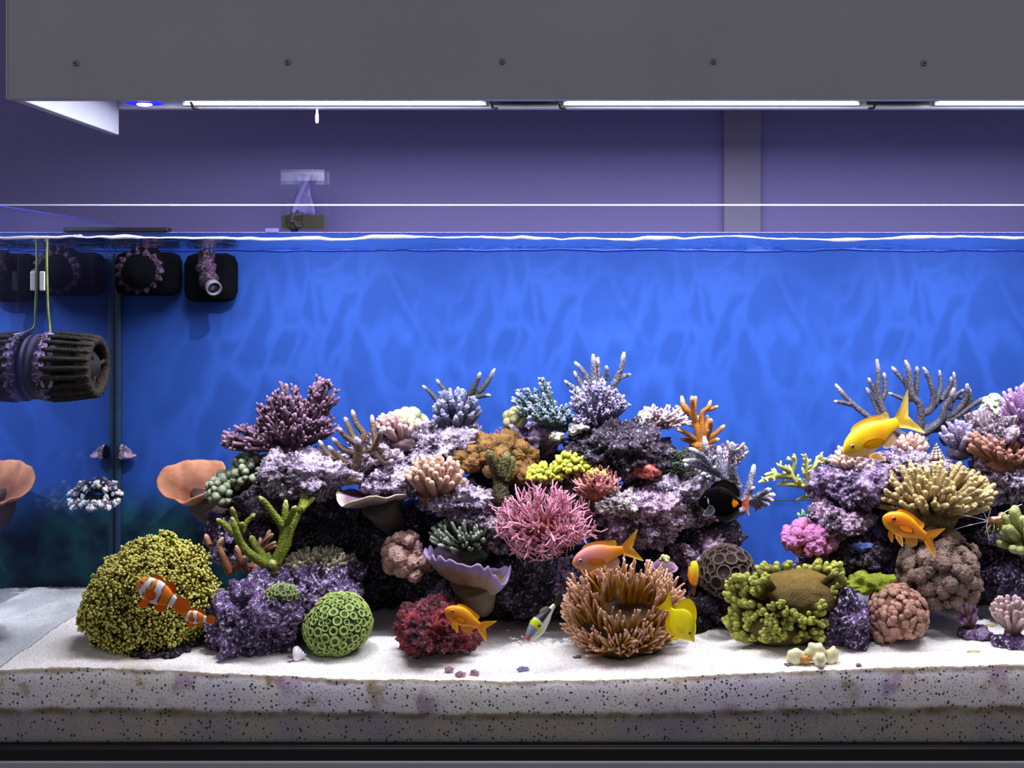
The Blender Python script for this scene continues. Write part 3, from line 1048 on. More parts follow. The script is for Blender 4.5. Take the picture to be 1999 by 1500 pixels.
rock('pale stone at the foot of the lavender acropora', 1132, 838, 22, 13, 0.225, 0.015, 71, 'rk_pale', 5, knob=0.002, amp=0.2, fine=0.004)
rock('pale cream stone under the teal acropora', 1086, 850, 18, 12, 0.235, 0.015, 72, 'rk_pale', 5, knob=0.002, amp=0.2, fine=0.004)
rock('cream knob of rock behind the pale pink acropora', 1256, 818, 18, 14, 0.25, 0.015, 73, 'rk_pale', 5, knob=0.004, amp=0.2, fine=0.004)
rock('cream crusted rock between the orange pink coral and the anemone', 1215, 985, 34, 24, 0.175, 0.03, 74, 'rk_pale', 6, knob=0.006)
# ------------------------------------------------------------------ coral builders
def bez(a, c, b, n):
    t = np.linspace(0, 1, n)[:, None]
    return (1 - t) ** 2 * a + 2 * t * (1 - t) * c + t * t * b

def coral_thing(name, label, px, py, y, group=None):
    return thing(name, label, 'coral', W(px, py, y), group)

def taper(n, r0, r1, p=1.0):
    return r0 + (r1 - r0) * np.linspace(0, 1, n) ** p

def antlers(name, label, mat, y, base, limbs, bump=0.0008, bf=330, n=12, step=0.0018, nubs=0, foot=True, jit=0.02, seed=0, group=None, pull=0.0):
    """staghorn coral: limbs traced as [(px,py[,dy])..., r0 px, r1 px]"""
    th = coral_thing(name, label, base[0], base[1], y, group)
    r = rng(seed + 7)
    for k, (pts, r0, r1) in enumerate(limbs):
        # each limb leans a little towards or away from the viewer, growing along its length
        lean = r.uniform(-1, 1) * jit
        q = []
        L = len(pts)
        for i, p in enumerate(pts):
            d = p[2] if len(p) > 2 else lean * (i / max(1, L - 1))
            q.append(W(p[0], p[1], y + d))
        q = np.array(q)
        ln = np.linalg.norm(np.diff(q, axis=0), axis=1).sum()
        m = int(np.clip(ln / step, 6, 90))
        P = spline(q, m)
        R = taper(m, S(r0, y), S(r1, y), 0.9)
        R[-max(2, m // 9):] *= np.linspace(1, 0.72, max(2, m // 9))
        mb = MB()
        tube(mb, P, R, n=n, bump=bump, bfreq=bf, seed=seed + k, tip0=0.0, tip1=1.0)
        for q_ in range(int(nubs * ln / 0.03 + r.rand())):
            i = int(r.uniform(0.25, 0.95) * (m - 1))
            t = nrm(P[min(i + 1, m - 1)] - P[max(i - 1, 0)])
            d = nrm(nrm(np.cross(t, r.normal(size=3))) + 0.5 * t + np.array([0, 0, 0.5]))
            l = R[i] * r.uniform(1.8, 3.4)
            tube(mb, [P[i], P[i] + d * l * 0.5, P[i] + d * l], [R[i] * 0.7, R[i] * 0.62, R[i] * 0.5], n=7, tip0=0.3, tip1=1.0)
        mb.build('branch', mat, th)
    if foot:
        mb = MB()
        D, T = ico(4)
        c = W(base[0], base[1], y)
        fr = S(foot if foot is not True else 16, y)
        V = c + D * np.array([fr * 1.2, fr, fr * 0.7]) * (1 + 0.25 * fbm(D * 2.2 + seed, seed, 2))[:, None]
        mb.add(V, T=T)
        mb.build('foot', mat, th)
    return th

def domedirs(n, r, zmin=-0.15, yback=0.45):
    D = fib(int(n * 2.6))
    D = D[(D[:, 2] > zmin) & (D[:, 1] < yback)]
    r.shuffle(D)
    return nrm(D[:n] + 0.10 * r.normal(size=(min(n, len(D)), 3)))

def bush(name, label, mat, y, base, domes, rad=(5, 3.2), n=8, bump=0.0, bf=380, nubs=0, nublen=9, nubr=2.4, seed=0, lo=0.35, sag=0.25, zmin=-0.15, part='branch', foot=14, curl=0.0, group=None, step=0.0022, fork=0, tipend=1.0, yback=0.45):
    """bushy coral: every finger grows from the foot to a point on one of the domes (cx,cy,rx,rz px, rd m, count)"""
    th = coral_thing(name, label, base[0], base[1], y, group)
    r = rng(seed)
    B = W(base[0], base[1], y)
    for (cx, cy, rx, rz, rd, cnt) in domes:
        c = W(cx, cy, y)
        R = np.array([S(rx, y), rd, S(rz, y)])
        for D in domedirs(cnt, r, zmin, yback):
            e = c + D * R * r.uniform(0.86, 1.05)
            a = B + (c - B) * r.uniform(0.1, lo) + (e - c) * r.uniform(0.0, 0.25) * np.array([1, 1, 0.4])
            mid = a * 0.45 + e * 0.55
            mid = mid + np.array([D[0] * R[0] * 0.12, D[1] * R[1] * 0.12, -sag * abs(R[2])]) * 0.6
            if curl:
                mid = mid + r.normal(size=3) * curl
            ln = np.linalg.norm(e - a)
            m = int(np.clip(ln / step, 6, 40))
            P = bez(a, mid, e, m)
            rr = r.uniform(0.85, 1.15)
            mb = MB()
            tube(mb, P, taper(m, S(rad[0], y), S(rad[1], y)) * rr, n=n, bump=bump, bfreq=bf, seed=seed, tip1=tipend)
            for q in range(nubs):
                i = int(r.uniform(0.3, 0.97) * (m - 1))
                t = nrm(P[min(i + 1, m - 1)] - P[max(i - 1, 0)])
                s_ = nrm(np.cross(t, r.normal(size=3)))
                d = nrm(s_ + t * r.uniform(0.3, 0.9) + np.array([0, 0, 0.25]))
                l = S(nublen, y) * r.uniform(0.6, 1.2)
                tube(mb, [P[i], P[i] + d * l * 0.5, P[i] + nrm(d + np.array([0, 0, .3])) * l], taper(3, S(nubr, y) * 1.15, S(nubr, y) * 0.8), n=6, tip0=i / m * 0.6, tip1=1.0)
            for q in range(fork):
                i = int(r.uniform(0.35, 0.7) * (m - 1))
                t = nrm(P[min(i + 1, m - 1)] - P[max(i - 1, 0)])
                d = nrm(t + 0.8 * nrm(np.cross(t, r.normal(size=3))))
                l = ln * r.uniform(0.3, 0.5)
                e2 = P[i] + d * l * 0.6 + np.array([0, 0, l * 0.3])
                tube(mb, bez(P[i], P[i] + d * l * 0.5, e2, 8), taper(8, S(rad[0], y) * 0.8, S(rad[1], y)) * rr, n=n, bump=bump, bfreq=bf, seed=seed, tip0=0.4)
            mb.build(part, mat, th)
    if foot:
        D, T = ico(4)
        f = S(foot, y)
        V = B + D * np.array([f * 1.3, f, f * 0.8]) * (1 + 0.25 * fbm(D * 2 + seed, seed, 2))[:, None]
        MB().add(V, T=T).build('foot', mat, th)
    return th

def lumps(name, label, mat, y, dome, n, lump_px, seed=0, rough=0.5, freq=3.0, core=0.8, zmin=-0.4, part='lobe', level=3, knobs=0.0, kf=300, coremat=None, group=None, squash=1.0, yback=0.45, domes=None, jit=0.15, drop=None):
    """cauliflower-like coral: rounded lobes crowded over one or more domes"""
    domes = domes or [dome]
    th = coral_thing(name, label, domes[0][0], domes[0][1] + domes[0][3], y, group)
    r = rng(seed)
    tot = sum(d[2] * d[3] for d in domes)
    for (cx, cy, rx, rz, rd) in domes:
        c = W(cx, cy, y)
        R = np.array([S(rx, y), rd, S(rz, y)])
        D0, T0 = ico(5)
        if core:
            V = c + D0 * R * core * (1 + 0.12 * fbm(D0 * 2.5 + seed, seed, 3))[:, None]
            V[:, 1] = np.minimum(V[:, 1], YB - 0.003)
            MB().add(V, T=T0, tip=0.0).build('core', coremat or mat, th)
        k = max(3, int(round(n * rx * rz / tot)))
        DD, TT = ico(level)
        for D in domedirs(k, r, zmin, yback):
            e = c + D * R * (1 + jit * r.uniform(-1, 0.6))
            s_ = S(lump_px, y) * r.uniform(0.75, 1.25)
            q = DD * (1 + rough * 0.5 * fbm(DD * freq + r.uniform(0, 50), seed, 2))[:, None]
            if knobs:
                f = worley(q * s_ * kf + r.uniform(0, 9), seed)
                q = q + DD * (knobs * np.clip(1 - (f / 0.6) ** 2, 0, 1) / s_)[:, None]
            al = (q * D).sum(1)
            q = q + D * (al * (squash - 1))[:, None]
            tip = np.clip(0.5 + 0.5 * (DD * nrm(D + np.array([0, -0.2, 0.5]))).sum(1), 0, 1)
            MB().add(e + q * s_, T=TT, tip=tip).build(part, mat, th)
    return th

def align(n_, twist=0.0):
    q = Vector((0, 0, 1)).rotation_difference(Vector(n_))
    return q @ Quaternion((0, 0, 1), twist)

def inst(parent, name, me, p, n_, s, twist=0.0):
    o = link(bpy.data.objects.new(name, me))
    o.parent = parent
    o.location = Vector(p) - parent.location
    o.rotation_mode = 'QUATERNION'
    o.rotation_quaternion = align(n_, twist)
    o.scale = s if hasattr(s, '__len__') else (s, s, s)
    return o

def ring_mesh(name, mat, inner=0.5, h=0.32, n=14, pit=0.09, matpit=None):
    """one corallite: a raised rim round a sunken mouth"""
    prof = [(1.0, -0.25, 0.0), (0.97, 0.12, 0.2), (0.88, h * 0.88, 0.8), (0.76, h, 1.0), (inner + 0.08, h * 0.8, 0.9), (inner - 0.04, 0.16, 0.12), (inner - 0.2, pit, 0.0)]
    a = np.arange(n) * 2 * math.pi / n
    V = np.concatenate([np.stack([r * np.cos(a), r * np.sin(a), 0 * a + z], 1) for r, z, t in prof])
    tip = np.concatenate([np.full(n, t) for r, z, t in prof])
    Q = [(k * n + j, k * n + (j + 1) % n, (k + 1) * n + (j + 1) % n, (k + 1) * n + j) for k in range(len(prof) - 1) for j in range(n)]
    V = np.vstack([V, (0, 0, pit)])
    T = [((len(prof) - 1) * n + j, (len(prof) - 1) * n + (j + 1) % n, len(V) - 1) for j in range(n)]
    me = MB().add(V, Q, T, tip=np.r_[tip, 0]).mesh(name)
    me.materials.append(mat)
    return me

def cells(name, label, y, dome, n, cell_px, mat_rim, mat_body, seed, inner=0.5, h=0.32, zmin=-0.5, yback=0.5, lumpy=0.08, tilt=0.0, part='polyp', grow=1.14):
    cx, cy, rx, rz, rd = dome
    th = coral_thing(name, label, cx, cy + rz, y)
    r = rng(seed)
    c = W(cx, cy, y)
    R = np.array([S(rx, y), rd, S(rz, y)])
    me = [ring_mesh(part, mat_rim, inner, h), ring_mesh(part, mat_rim, inner + 0.06, h * 0.9)]
    D0, T0 = ico(5)
    f = lambda D: 1 + lumpy * fbm(D * 2.1 + seed, seed, 2)
    ct, st = math.cos(tilt), math.sin(tilt)
    rot = np.array([[ct, 0, -st], [0, 1, 0], [st, 0, ct]])
    V = c + (D0 * R * f(D0)[:, None]) @ rot.T
    MB().add(V, T=T0).build('body', mat_body, th)
    # polyps of different sizes packed edge to edge over the dome
    cand = nrm(r.normal(size=(9000, 3)))
    cand = cand[(cand[:, 2] > zmin) & (cand[:, 1] < yback)]
    fk = f(cand)
    Pc = (cand * R * fk[:, None]) @ rot.T
    full = S(cell_px, y)
    gap = np.full(len(cand), full * 3.0)
    for k in range(n):
        t = full * r.uniform(0.55, 1.0)
        ok = np.where(gap >= t)[0]
        if not len(ok):
            ok = np.where(gap >= full * 0.42)[0]
            if not len(ok):
                break
            i = ok[np.argmax(gap[ok])]
        else:
            i = ok[np.argmin(gap[ok])] if k else ok[0]
        q = min(gap[i], full)
        gap = np.minimum(gap, np.linalg.norm(Pc - Pc[i], axis=1) - q)
        q *= grow
        nn = nrm(rot @ (cand[i] / R))
        inst(th, part, me[r.randint(2)], c + Pc[i], nn, (q * r.uniform(0.98, 1.06), q * r.uniform(0.94, 1.0), full * 0.8), r.uniform(0, 6.28))
    return th

def plate(name, label, mat, y, base, rim, thick=0.004, depth=0.05, ruffle=0.004, seed=0, cup=0.02, nr=14, under=None, frill=0.0, stalk=None):
    """leafy plate: a dished sheet with real thickness; rim is a closed outline [(px,py,dy)...]"""
    th = coral_thing(name, label, base[0], base[1], y)
    r = rng(seed)
    q = np.array([W(p[0], p[1], y + p[2]) for p in rim])
    m = 96
    P = spline(np.vstack([q, q[:1]]), m + 1)[:-1]
    c0 = W(base[0], base[1], y)
    t = np.linspace(0.03, 1, nr)
    a = np.arange(m) / m * 2 * math.pi
    V = []
    for k, u in enumerate(t):
        X = c0 + (P - c0) * u
        bow = cup * (u * u - u)
        n1 = fbm(np.stack([np.cos(a) * 2.4, np.sin(a) * 2.4, 0 * a + u], 1), seed, 3)
        X = X + np.array([0, -0.25, 1.0]) * (bow + ruffle * n1 * u ** 2)[:, None]
        if frill:
            w = np.abs(np.sin(a * 11 + 2 * n1)) * (0.6 + 0.4 * np.sin(a * 5))
            X = X + np.array([0, 0, 1.0]) * (frill * w * u ** 8)[:, None]
        V.append(X)
    V = np.array(V)
    gu = np.gradient(V, axis=0)
    ga = np.roll(V, -1, 1) - np.roll(V, 1, 1)
    Nn = nrm(np.cross(gu, ga))
    th_ = thick * (1 - 0.6 * t[:, None, None] ** 3)
    up, dn = V + Nn * th_ / 2, V - Nn * th_ / 2
    A = np.concatenate([up.reshape(-1, 3), dn.reshape(-1, 3)])
    Q = []
    o2 = nr * m
    for k in range(nr - 1):
        for j in range(m):
            j2 = (j + 1) % m
            Q.append((k * m + j, k * m + j2, (k + 1) * m + j2, (k + 1) * m + j))
            Q.append((o2 + k * m + j2, o2 + k * m + j, o2 + (k + 1) * m + j, o2 + (k + 1) * m + j2))
    for j in range(m):
        j2 = (j + 1) % m
        Q.append(((nr - 1) * m + j, (nr - 1) * m + j2, o2 + (nr - 1) * m + j2, o2 + (nr - 1) * m + j))
    tip = np.tile(np.repeat(t, m), 2)
    MB().add(A, Q, tip=tip).build('blade', mat, th)
    if stalk:
        mb = MB()
        pts = np.array([W(p[0], p[1], y + p[2]) for p in stalk[0]])
        tube(mb, spline(pts, 14), taper(14, S(stalk[1], y), S(stalk[2], y)), n=16, bump=0.002, bfreq=90, seed=seed, tip1=0.2)
        mb.build('stalk', under or mat, th)
    return th

# ------------------------------------------------------------------ branching corals
m_ = coral('grey_staghorn', '#5c5764', '#b9aec4', 0.86, 1.0, bs=360, spots='#8c8794')
gL = [([(1792, 856), (1796, 832), (1798, 808), (1794, 788), (1783, 776), (1778, 760), (1774, 724), (1768, 706)], 8.5, 4.6),
      ([(1782, 776), (1774, 762), (1766, 746), (1742, 718)], 6, 4), ([(1785, 775), (1789, 760), (1790, 718)], 5.2, 4),
      ([(1782, 780), (1764, 779), (1736, 768)], 5, 3), ([(1798, 810), (1818, 798), (1822, 776), (1820, 760), (1812, 736), (1803, 719)], 7, 4.2),
      ([(1818, 798), (1840, 778), (1858, 766)], 5.5, 4.2), ([(1824, 790), (1830, 776), (1836, 756), (1836, 742), (1834, 725)], 6, 3.2),
      ([(1838, 782), (1844, 770), (1854, 754), (1857, 738)], 5, 3.4), ([(1852, 800), (1860, 780), (1864, 756), (1862, 728)], 5.4, 3.2),
      ([(1800, 846), (1812, 840), (1830, 828), (1840, 816), (1844, 796), (1856, 776), (1862, 760)], 9, 4.5),
      ([(1836, 822), (1862, 808), (1880, 788), (1888, 766), (1888, 752)], 7, 4.8), ([(1828, 830), (1860, 818), (1890, 798), (1910, 784), (1925, 776)], 7, 3.6),
      ([(1880, 810), (1888, 796), (1894, 780), (1892, 760)], 5.5, 4), ([(1858, 782), (1866, 772), (1880, 762)], 4.5, 3.2), ([(1864, 776), (1877, 777)], 4, 3),
      ([(1772, 856), (1750, 842), (1732, 818), (1724, 800), (1718, 784), (1714, 760), (1715, 730), (1712, 704)], 8, 4),
      ([(1740, 836), (1720, 816), (1710, 792), (1700, 772), (1692, 759)], 6.5, 3.5), ([(1714, 782), (1708, 764), (1696, 740)], 5, 3.6),
      ([(1719, 784), (1728, 764), (1726, 730)], 5, 3.6), ([(1768, 860), (1748, 840), (1708, 822), (1688, 808), (1664, 788), (1648, 772), (1632, 752)], 8, 4),
      ([(1662, 790), (1644, 786), (1630, 784)], 4.5, 3.4), ([(1804, 838), (1850, 836), (1842, 850), (1845, 866)], 9, 8)]
antlers('staghorn_coral', 'tall grey staghorn coral spread behind the yellow fish', m_, 0.29, (1790, 862), gL, seed=100, foot=18)

m_ = coral('lavender_grey_staghorn', '#6f6a7e', '#d8d4ea', 0.80, 1.0, bs=330, spots='#d2cfe6')
bL = [([(1432, 944), (1412, 928), (1390, 902), (1380, 884), (1375, 855)], 10, 5), ([(1408, 926), (1392, 914), (1372, 892), (1348, 877)], 8, 5),
      ([(1420, 932), (1412, 916), (1406, 896), (1404, 874)], 9, 5), ([(1434, 944), (1430, 924), (1428, 892), (1429, 866)], 8, 5),
      ([(1442, 954), (1434, 930), (1424, 897)], 8, 6), ([(1418, 948), (1400, 938), (1376, 918), (1358, 904), (1336, 900)], 8, 5),
      ([(1372, 914), (1352, 908), (1338, 908)], 4.5, 4), ([(1408, 944), (1382, 932), (1366, 936)], 6, 4), ([(1386, 930), (1372, 926)], 5, 4),
      ([(1440, 990), (1458, 964), (1466, 936), (1472, 910)], 9.5, 5), ([(1444, 980), (1465, 976), (1489, 969), (1511, 967)], 8, 4.6),
      ([(1470, 974), (1488, 964), (1503, 956)], 5.5, 4.4), ([(1468, 976), (1486, 984), (1500, 986)], 5.5, 4.4), ([(1462, 976), (1474, 988), (1484, 992)], 5, 4), ([(1480, 970), (1496, 974), (1508, 977)], 4.5, 4),
      ([(1440, 1000), (1436, 970), (1432, 944)], 11, 10)]
antlers('staghorn_coral', 'pale lavender grey staghorn coral behind the dark tang', m_, 0.20, (1440, 996), bL, seed=140, n=14, bump=0.0016, bf=260, jit=0.025, nubs=0.6)

m_ = coral('orange_staghorn', '#b9752e', '#e9c39a', 0.82, 1.0, bs=450, bstr=0.4)
oL = [([(1366, 866), (1360, 832), (1350, 810), (1336, 796), (1331, 776)], 8, 4.6), ([(1359, 830), (1353, 800), (1351, 776)], 6, 4.6),
      ([(1354, 802), (1358, 776)], 5, 4.2), ([(1368, 862), (1371, 840), (1370, 808), (1382, 796), (1387, 784)], 6.5, 4), ([(1378, 800), (1390, 798), (1400, 794)], 4.6, 3.6),
      ([(1370, 856), (1380, 828), (1381, 814)], 6.5, 5), ([(1374, 864), (1386, 838), (1388, 820)], 6, 4.2), ([(1374, 866), (1400, 844), (1413, 832)], 6, 4.4),
      ([(1362, 862), (1348, 852), (1336, 844), (1322, 839)], 6, 4), ([(1362, 868), (1346, 862), (1330, 856)], 5.5, 4), ([(1350, 812), (1334, 802), (1320, 794)], 5, 4),
      ([(1372, 868), (1390, 862), (1402, 858)], 6, 4.4), ([(1346, 806), (1338, 792)], 4.5, 4), ([(1362, 836), (1352, 830), (1346, 829)], 4, 3.5), ([(1364, 858), (1362, 838), (1363, 814)], 5.5, 4.2), ([(1368, 868), (1382, 846), (1384, 840)], 5, 4)]
antlers('staghorn_coral', 'orange brown staghorn coral with pale blunt tips', m_, 0.275, (1366, 872), oL, seed=180, bump=0.0, n=12, jit=0.025)

m_ = coral('green_antler', '#7d8a26', '#c2c27a', 0.88, 1.0, bs=430, bstr=1.0, spots='#aeb83c')
aL = [([(528, 1114), (512, 1098), (486, 1080), (470, 1060), (462, 1040), (453, 1013)], 10, 5.4), ([(460, 1044), (446, 1030), (425, 1015)], 6.5, 4.6),
      ([(468, 1040), (460, 1016), (453, 993)], 6, 4.4), ([(472, 1040), (480, 1022), (496, 1005)], 5.5, 4), ([(470, 1036), (472, 1022)], 5, 4),
      ([(524, 1102), (510, 1080), (498, 1064), (491, 1050)], 8, 6), ([(527, 1100), (524, 1083)], 7, 5.5), ([(532, 1112), (548, 1072), (554, 1040), (558, 980)], 11, 5.6),
      ([(552, 1028), (536, 1006), (520, 984), (507, 972)], 7, 5), ([(540, 1100), (558, 1068), (566, 1040), (580, 1008), (592, 972), (593, 956)], 9, 4.8),
      ([(586, 1000), (597, 971)], 5.4, 4.4), ([(588, 996), (602, 982), (611, 974)], 5.4, 4.4), ([(562, 1018), (576, 991)], 6.4, 5), ([(532, 1108), (531, 1100)], 10, 9)]
antlers('staghorn_coral', 'bright olive green antler coral on the violet rock', m_, 0.135, (530, 1116), aL, seed=220, n=14, bump=0.0011, bf=300, jit=0.03, foot=12)

m_ = coral('brown_antler', '#6d5646', '#cdbbe0', 0.84, 1.0, bs=420, spots='#94806a')
rL = [([(686, 932), (696, 900), (700, 872), (696, 858)], 10, 7), ([(702, 868), (710, 848), (696, 828), (688, 803)], 7, 4.4), ([(698, 862), (686, 844), (674, 817)], 6.5, 4.2),
      ([(696, 866), (676, 854), (662, 837)], 6, 4.2), ([(700, 886), (672, 878), (650, 857)], 7, 4.2), ([(686, 914), (660, 892), (642, 873)], 7, 4.2), ([(676, 908), (640, 886), (624, 862)], 6.5, 4.2),
      ([(700, 884), (730, 872), (729, 840), (726, 813)], 7, 4.6), ([(730, 876), (738, 860), (744, 841)], 5.5, 4), ([(728, 882), (750, 904), (766, 899)], 6.5, 4), ([(688, 932), (660, 930), (638, 911)], 6.5, 4)]
antlers('staghorn_coral', 'brown antler coral with white tips left of the reef crest', m_, 0.205, (688, 934), rL, seed=260, n=12, jit=0.03)

m_ = coral('slate_antler', '#4d4a50', '#a9a6b4', 0.82, 1.0, bs=400)
sL = [([(905, 800), (922, 776), (942, 758), (956, 738), (965, 722)], 8, 3.8), ([(915, 776), (920, 766), (930, 748), (937, 729)], 6.5, 3.6), ([(912, 782), (935, 774), (956, 772)], 5.5, 3.4),
      ([(866, 796), (850, 778), (838, 764), (826, 754)], 6, 3), ([(880, 790), (870, 764), (860, 752), (853, 742)], 5.5, 3)]
antlers('staghorn_coral', 'thin slate antler coral poking out behind the blue grey acropora', m_, 0.30, (892, 812), sL, seed=290, jit=0.012)

m_ = coral('lime_staghorn', '#a3a356', '#e4ec92', 0.45, 1.0, bs=420, bstr=0.4)
lL = [([(1606, 966), (1579, 954), (1557, 942), (1547, 930), (1540, 910)], 9, 3.6), ([(1549, 931), (1523, 930), (1499, 934), (1482, 942)], 6, 3), ([(1524, 930), (1510, 924), (1494, 927)], 4.4, 3),
      ([(1544, 922), (1532, 916), (1520, 909)], 5, 3.6), ([(1546, 926), (1552, 904), (1550, 888)], 5, 3.2), ([(1568, 949), (1543, 946), (1519, 946)], 6, 4), ([(1603, 968), (1583, 948), (1577, 926), (1573, 900), (1572, 888)], 7, 3.2),
      ([(1578, 928), (1590, 912), (1601, 900)], 5, 3.4), ([(1578, 936), (1570, 926), (1566, 914)], 4, 2.6), ([(1606, 970), (1579, 969), (1556, 976)], 7, 3), ([(1500, 934), (1492, 942)], 3.6, 2.6), ([(1536, 930), (1530, 922)], 3.6, 2.8),
      ([(1574, 908), (1582, 898)], 3.4, 2.6), ([(1588, 914), (1594, 900), (1595, 892)], 4, 2.8), ([(1545, 900), (1538, 893)], 3, 2.6), ([(1604, 905), (1603, 886)], 4, 3), ([(1614, 905), (1612, 896)], 4, 3)]
antlers('staghorn_coral', 'thin lime yellow staghorn coral reaching into the blue gap', m_, 0.24, (1606, 964), lL, seed=320, bump=0.0, n=9, jit=0.03, nubs=3)

m_ = coral('green_twig', '#62b48c', '#bff0a8', 0.3, 0.9, bs=420)
tL = [([(1586, 1030), (1566, 1016), (1558, 1002)], 4, 2.6), ([(1570, 1018), (1570, 1004), (1566, 996)], 3.6, 2.6), ([(1582, 1024), (1576, 1006)], 3.6, 2.6), ([(1566, 1020), (1553, 1016)], 3.6, 2.6), ([(1566, 1022), (1556, 1028)], 3.4, 2.6), ([(1574, 1030), (1552, 1032)], 3.4, 2.4)]
antlers('staghorn_coral', 'tiny mint green branch coral on the pink purple rock', m_, 0.225, (1586, 1028), tL, seed=350, bump=0.0, n=8, jit=0.01, foot=8, nubs=3)

m_ = coral('tricolour_acropora', '#9a7a58', '#f0d0c4', 0.5, 1.0, bs=420)
qL = [([(1420, 905), (1424, 880), (1420, 862)], 4, 3), ([(1420, 905), (1438, 884), (1452, 866)], 4, 3), ([(1424, 902), (1444, 894), (1460, 882)], 4, 3), ([(1438, 886), (1434, 868)], 3.4, 2.8), ([(1446, 876), (1455, 872)], 3, 2.6), ([(1418, 900), (1410, 884)], 4, 3), ([(1440, 895), (1452, 892)], 3, 2.6)]
antlers('staghorn_coral', 'small pink and olive twig coral right of the orange staghorn', m_, 0.28, (1420, 905), qL, seed=360, n=9, jit=0.015, foot=9, nubs=4)

# ------------------------------------------------------------------ bushy acropora
m_ = coral('plum_acropora', '#4e3642', '#a47e9e', 0.82, 1.05, bs=420)
bush('acropora_coral', 'big dark plum bushy acropora at the left end of the reef', m_, 0.245, (572, 880),
     [(560, 820, 62, 54, 0.045, 34), (478, 862, 48, 32, 0.04, 24), (612, 838, 46, 34, 0.045, 20), (632, 778, 26, 42, 0.025, 16), (560, 782, 34, 34, 0.03, 10)],
     rad=(6.5, 3.6), n=8, nubs=8, nublen=13, nubr=2.8, seed=400, zmin=-0.25, foot=24, sag=0.1)
m_ = coral('blue_grey_acropora', '#3c3e56', '#8688ae', 0.72, 1.0, bs=420)
bush('acropora_coral', 'blue grey clumped acropora with stubby cones', m_, 0.255, (890, 836), [(890, 800, 46, 44, 0.04, 44)], rad=(11, 4.2), n=9, nubs=12, nublen=7, nubr=2.8, seed=420, zmin=-0.35, foot=26, bump=0.0014, bf=230)
m_ = coral('teal_acropora', '#3c5854', '#a4b0cc', 0.82, 1.02, bs=460)
bush('acropora_coral', 'teal grey acropora with bristly plumes left of the lavender one', m_, 0.25, (1092, 836),
     [(1050, 805, 44, 28, 0.035, 26), (1020, 790, 22, 34, 0.02, 9), (1058, 770, 16, 32, 0.015, 8), (1095, 812, 30, 22, 0.03, 14)], rad=(6.5, 3), n=8, nubs=24, nublen=7, nubr=1.7, seed=440, zmin=-0.2, foot=14)
m_ = coral('lavender_acropora', '#5e5478', '#c2b8e0', 0.8, 1.02, bs=460)
bush('acropora_coral', 'tall lavender bristly acropora on the reef crest', m_, 0.24, (1166, 838),
     [(1165, 785, 52, 46, 0.04, 36), (1205, 790, 22, 20, 0.02, 8), (1140, 820, 30, 16, 0.03, 10)], rad=(6, 3), n=8, nubs=22, nublen=8, nubr=1.8, seed=460, zmin=-0.3, foot=16)
vL = [([(1168, 800), (1160, 740), (1158, 694)], 9, 4), ([(1172, 790), (1168, 730), (1167, 700)], 7, 4), ([(1160, 780), (1145, 735), (1123, 708)], 8, 3.4), ([(1150, 790), (1135, 750), (1122, 727)], 8, 4), ([(1138, 776), (1120, 758), (1103, 744)], 7, 3),
      ([(1180, 790), (1196, 756), (1212, 722), (1218, 690)], 9, 4), ([(1200, 750), (1214, 736), (1230, 731)], 5.5, 3), ([(1185, 740), (1184, 716)], 5, 3.2), ([(1166, 845), (1168, 825), (1166, 800)], 16, 12)]
m2_ = coral('lavender_spire', '#6a6678', '#c9c0dc', 0.85, 1.0, bs=330, spots='#b6b0c8')
antlers('staghorn_coral', 'lavender grey spires rising out of the lavender acropora', m2_, 0.245, (1166, 842), vL, seed=470, n=14, bump=0.0015, bf=270, jit=0.02, foot=15)
m_ = coral('pink_tan_acropora', '#96707c', '#eed6dc', 0.6, 1.0, bs=420)
bush('acropora_coral', 'pale pink acropora fan beside the orange staghorn', m_, 0.255, (1262, 834), [(1290, 815, 46, 26, 0.03, 22), (1328, 828, 22, 16, 0.02, 8)], rad=(4.5, 2.6), nubs=7, nublen=9, nubr=2.2, seed=480, zmin=-0.2, foot=14)
m_ = coral('peach_fingers', '#96644c', '#dcb2a0', 0.4, 1.0, bs=520, bstr=0.8)
bush('finger_coral', 'peach finger coral in the middle of the reef', m_, 0.185, (852, 972), [(850, 930, 54, 40, 0.05, 46)], rad=(8.5, 5.2), n=10, nubs=1, nublen=11, nubr=4.5, seed=500, zmin=-0.12, foot=26, bump=0.0012, bf=340, step=0.0016)
m_ = coral('brown_pink_knobs', '#7f6268', '#c8a4a4', 0.4, 1.0, bs=420)
bush('finger_coral', 'brown pink knobby coral beside the green bubbles', m_, 0.25, (782, 866), [(768, 832, 40, 24, 0.035, 36)], rad=(7, 4.8), nubs=2, nublen=8, nubr=3.6, seed=510, zmin=-0.15, foot=22)
m_ = coral('tan_table', '#92784a', '#d8c08c', 0.25, 1.0, bs=430, bstr=1.0, spots='#dac694')
bush('table_coral', 'wide tan table coral with many upright fingers', m_, 0.205, (1815, 1014), [(1815, 968, 124, 68, 0.085, 190)], rad=(6.4, 4.0), n=12, nubs=1, nublen=9, nubr=3.2, seed=520, zmin=-0.12, lo=0.8, sag=0.1, foot=40, bump=0.0018, bf=300, step=0.0015)
m_ = coral('rose_polyp_acro', '#8d625c', '#e0b8ac', 0.35, 1.0, bs=420)
bush('acropora_coral', 'rose brown acropora tuft behind the tail of the yellow fish', m_, 0.27, (1778, 894), [(1776, 872, 36, 24, 0.03, 24)], rad=(7, 4.4), nubs=6, nublen=6, nubr=2.6, seed=530, zmin=-0.1, foot=16)
m_ = coral('peach_tuft', '#a37c70', '#e2c2b0', 0.45, 1.0, bs=520)
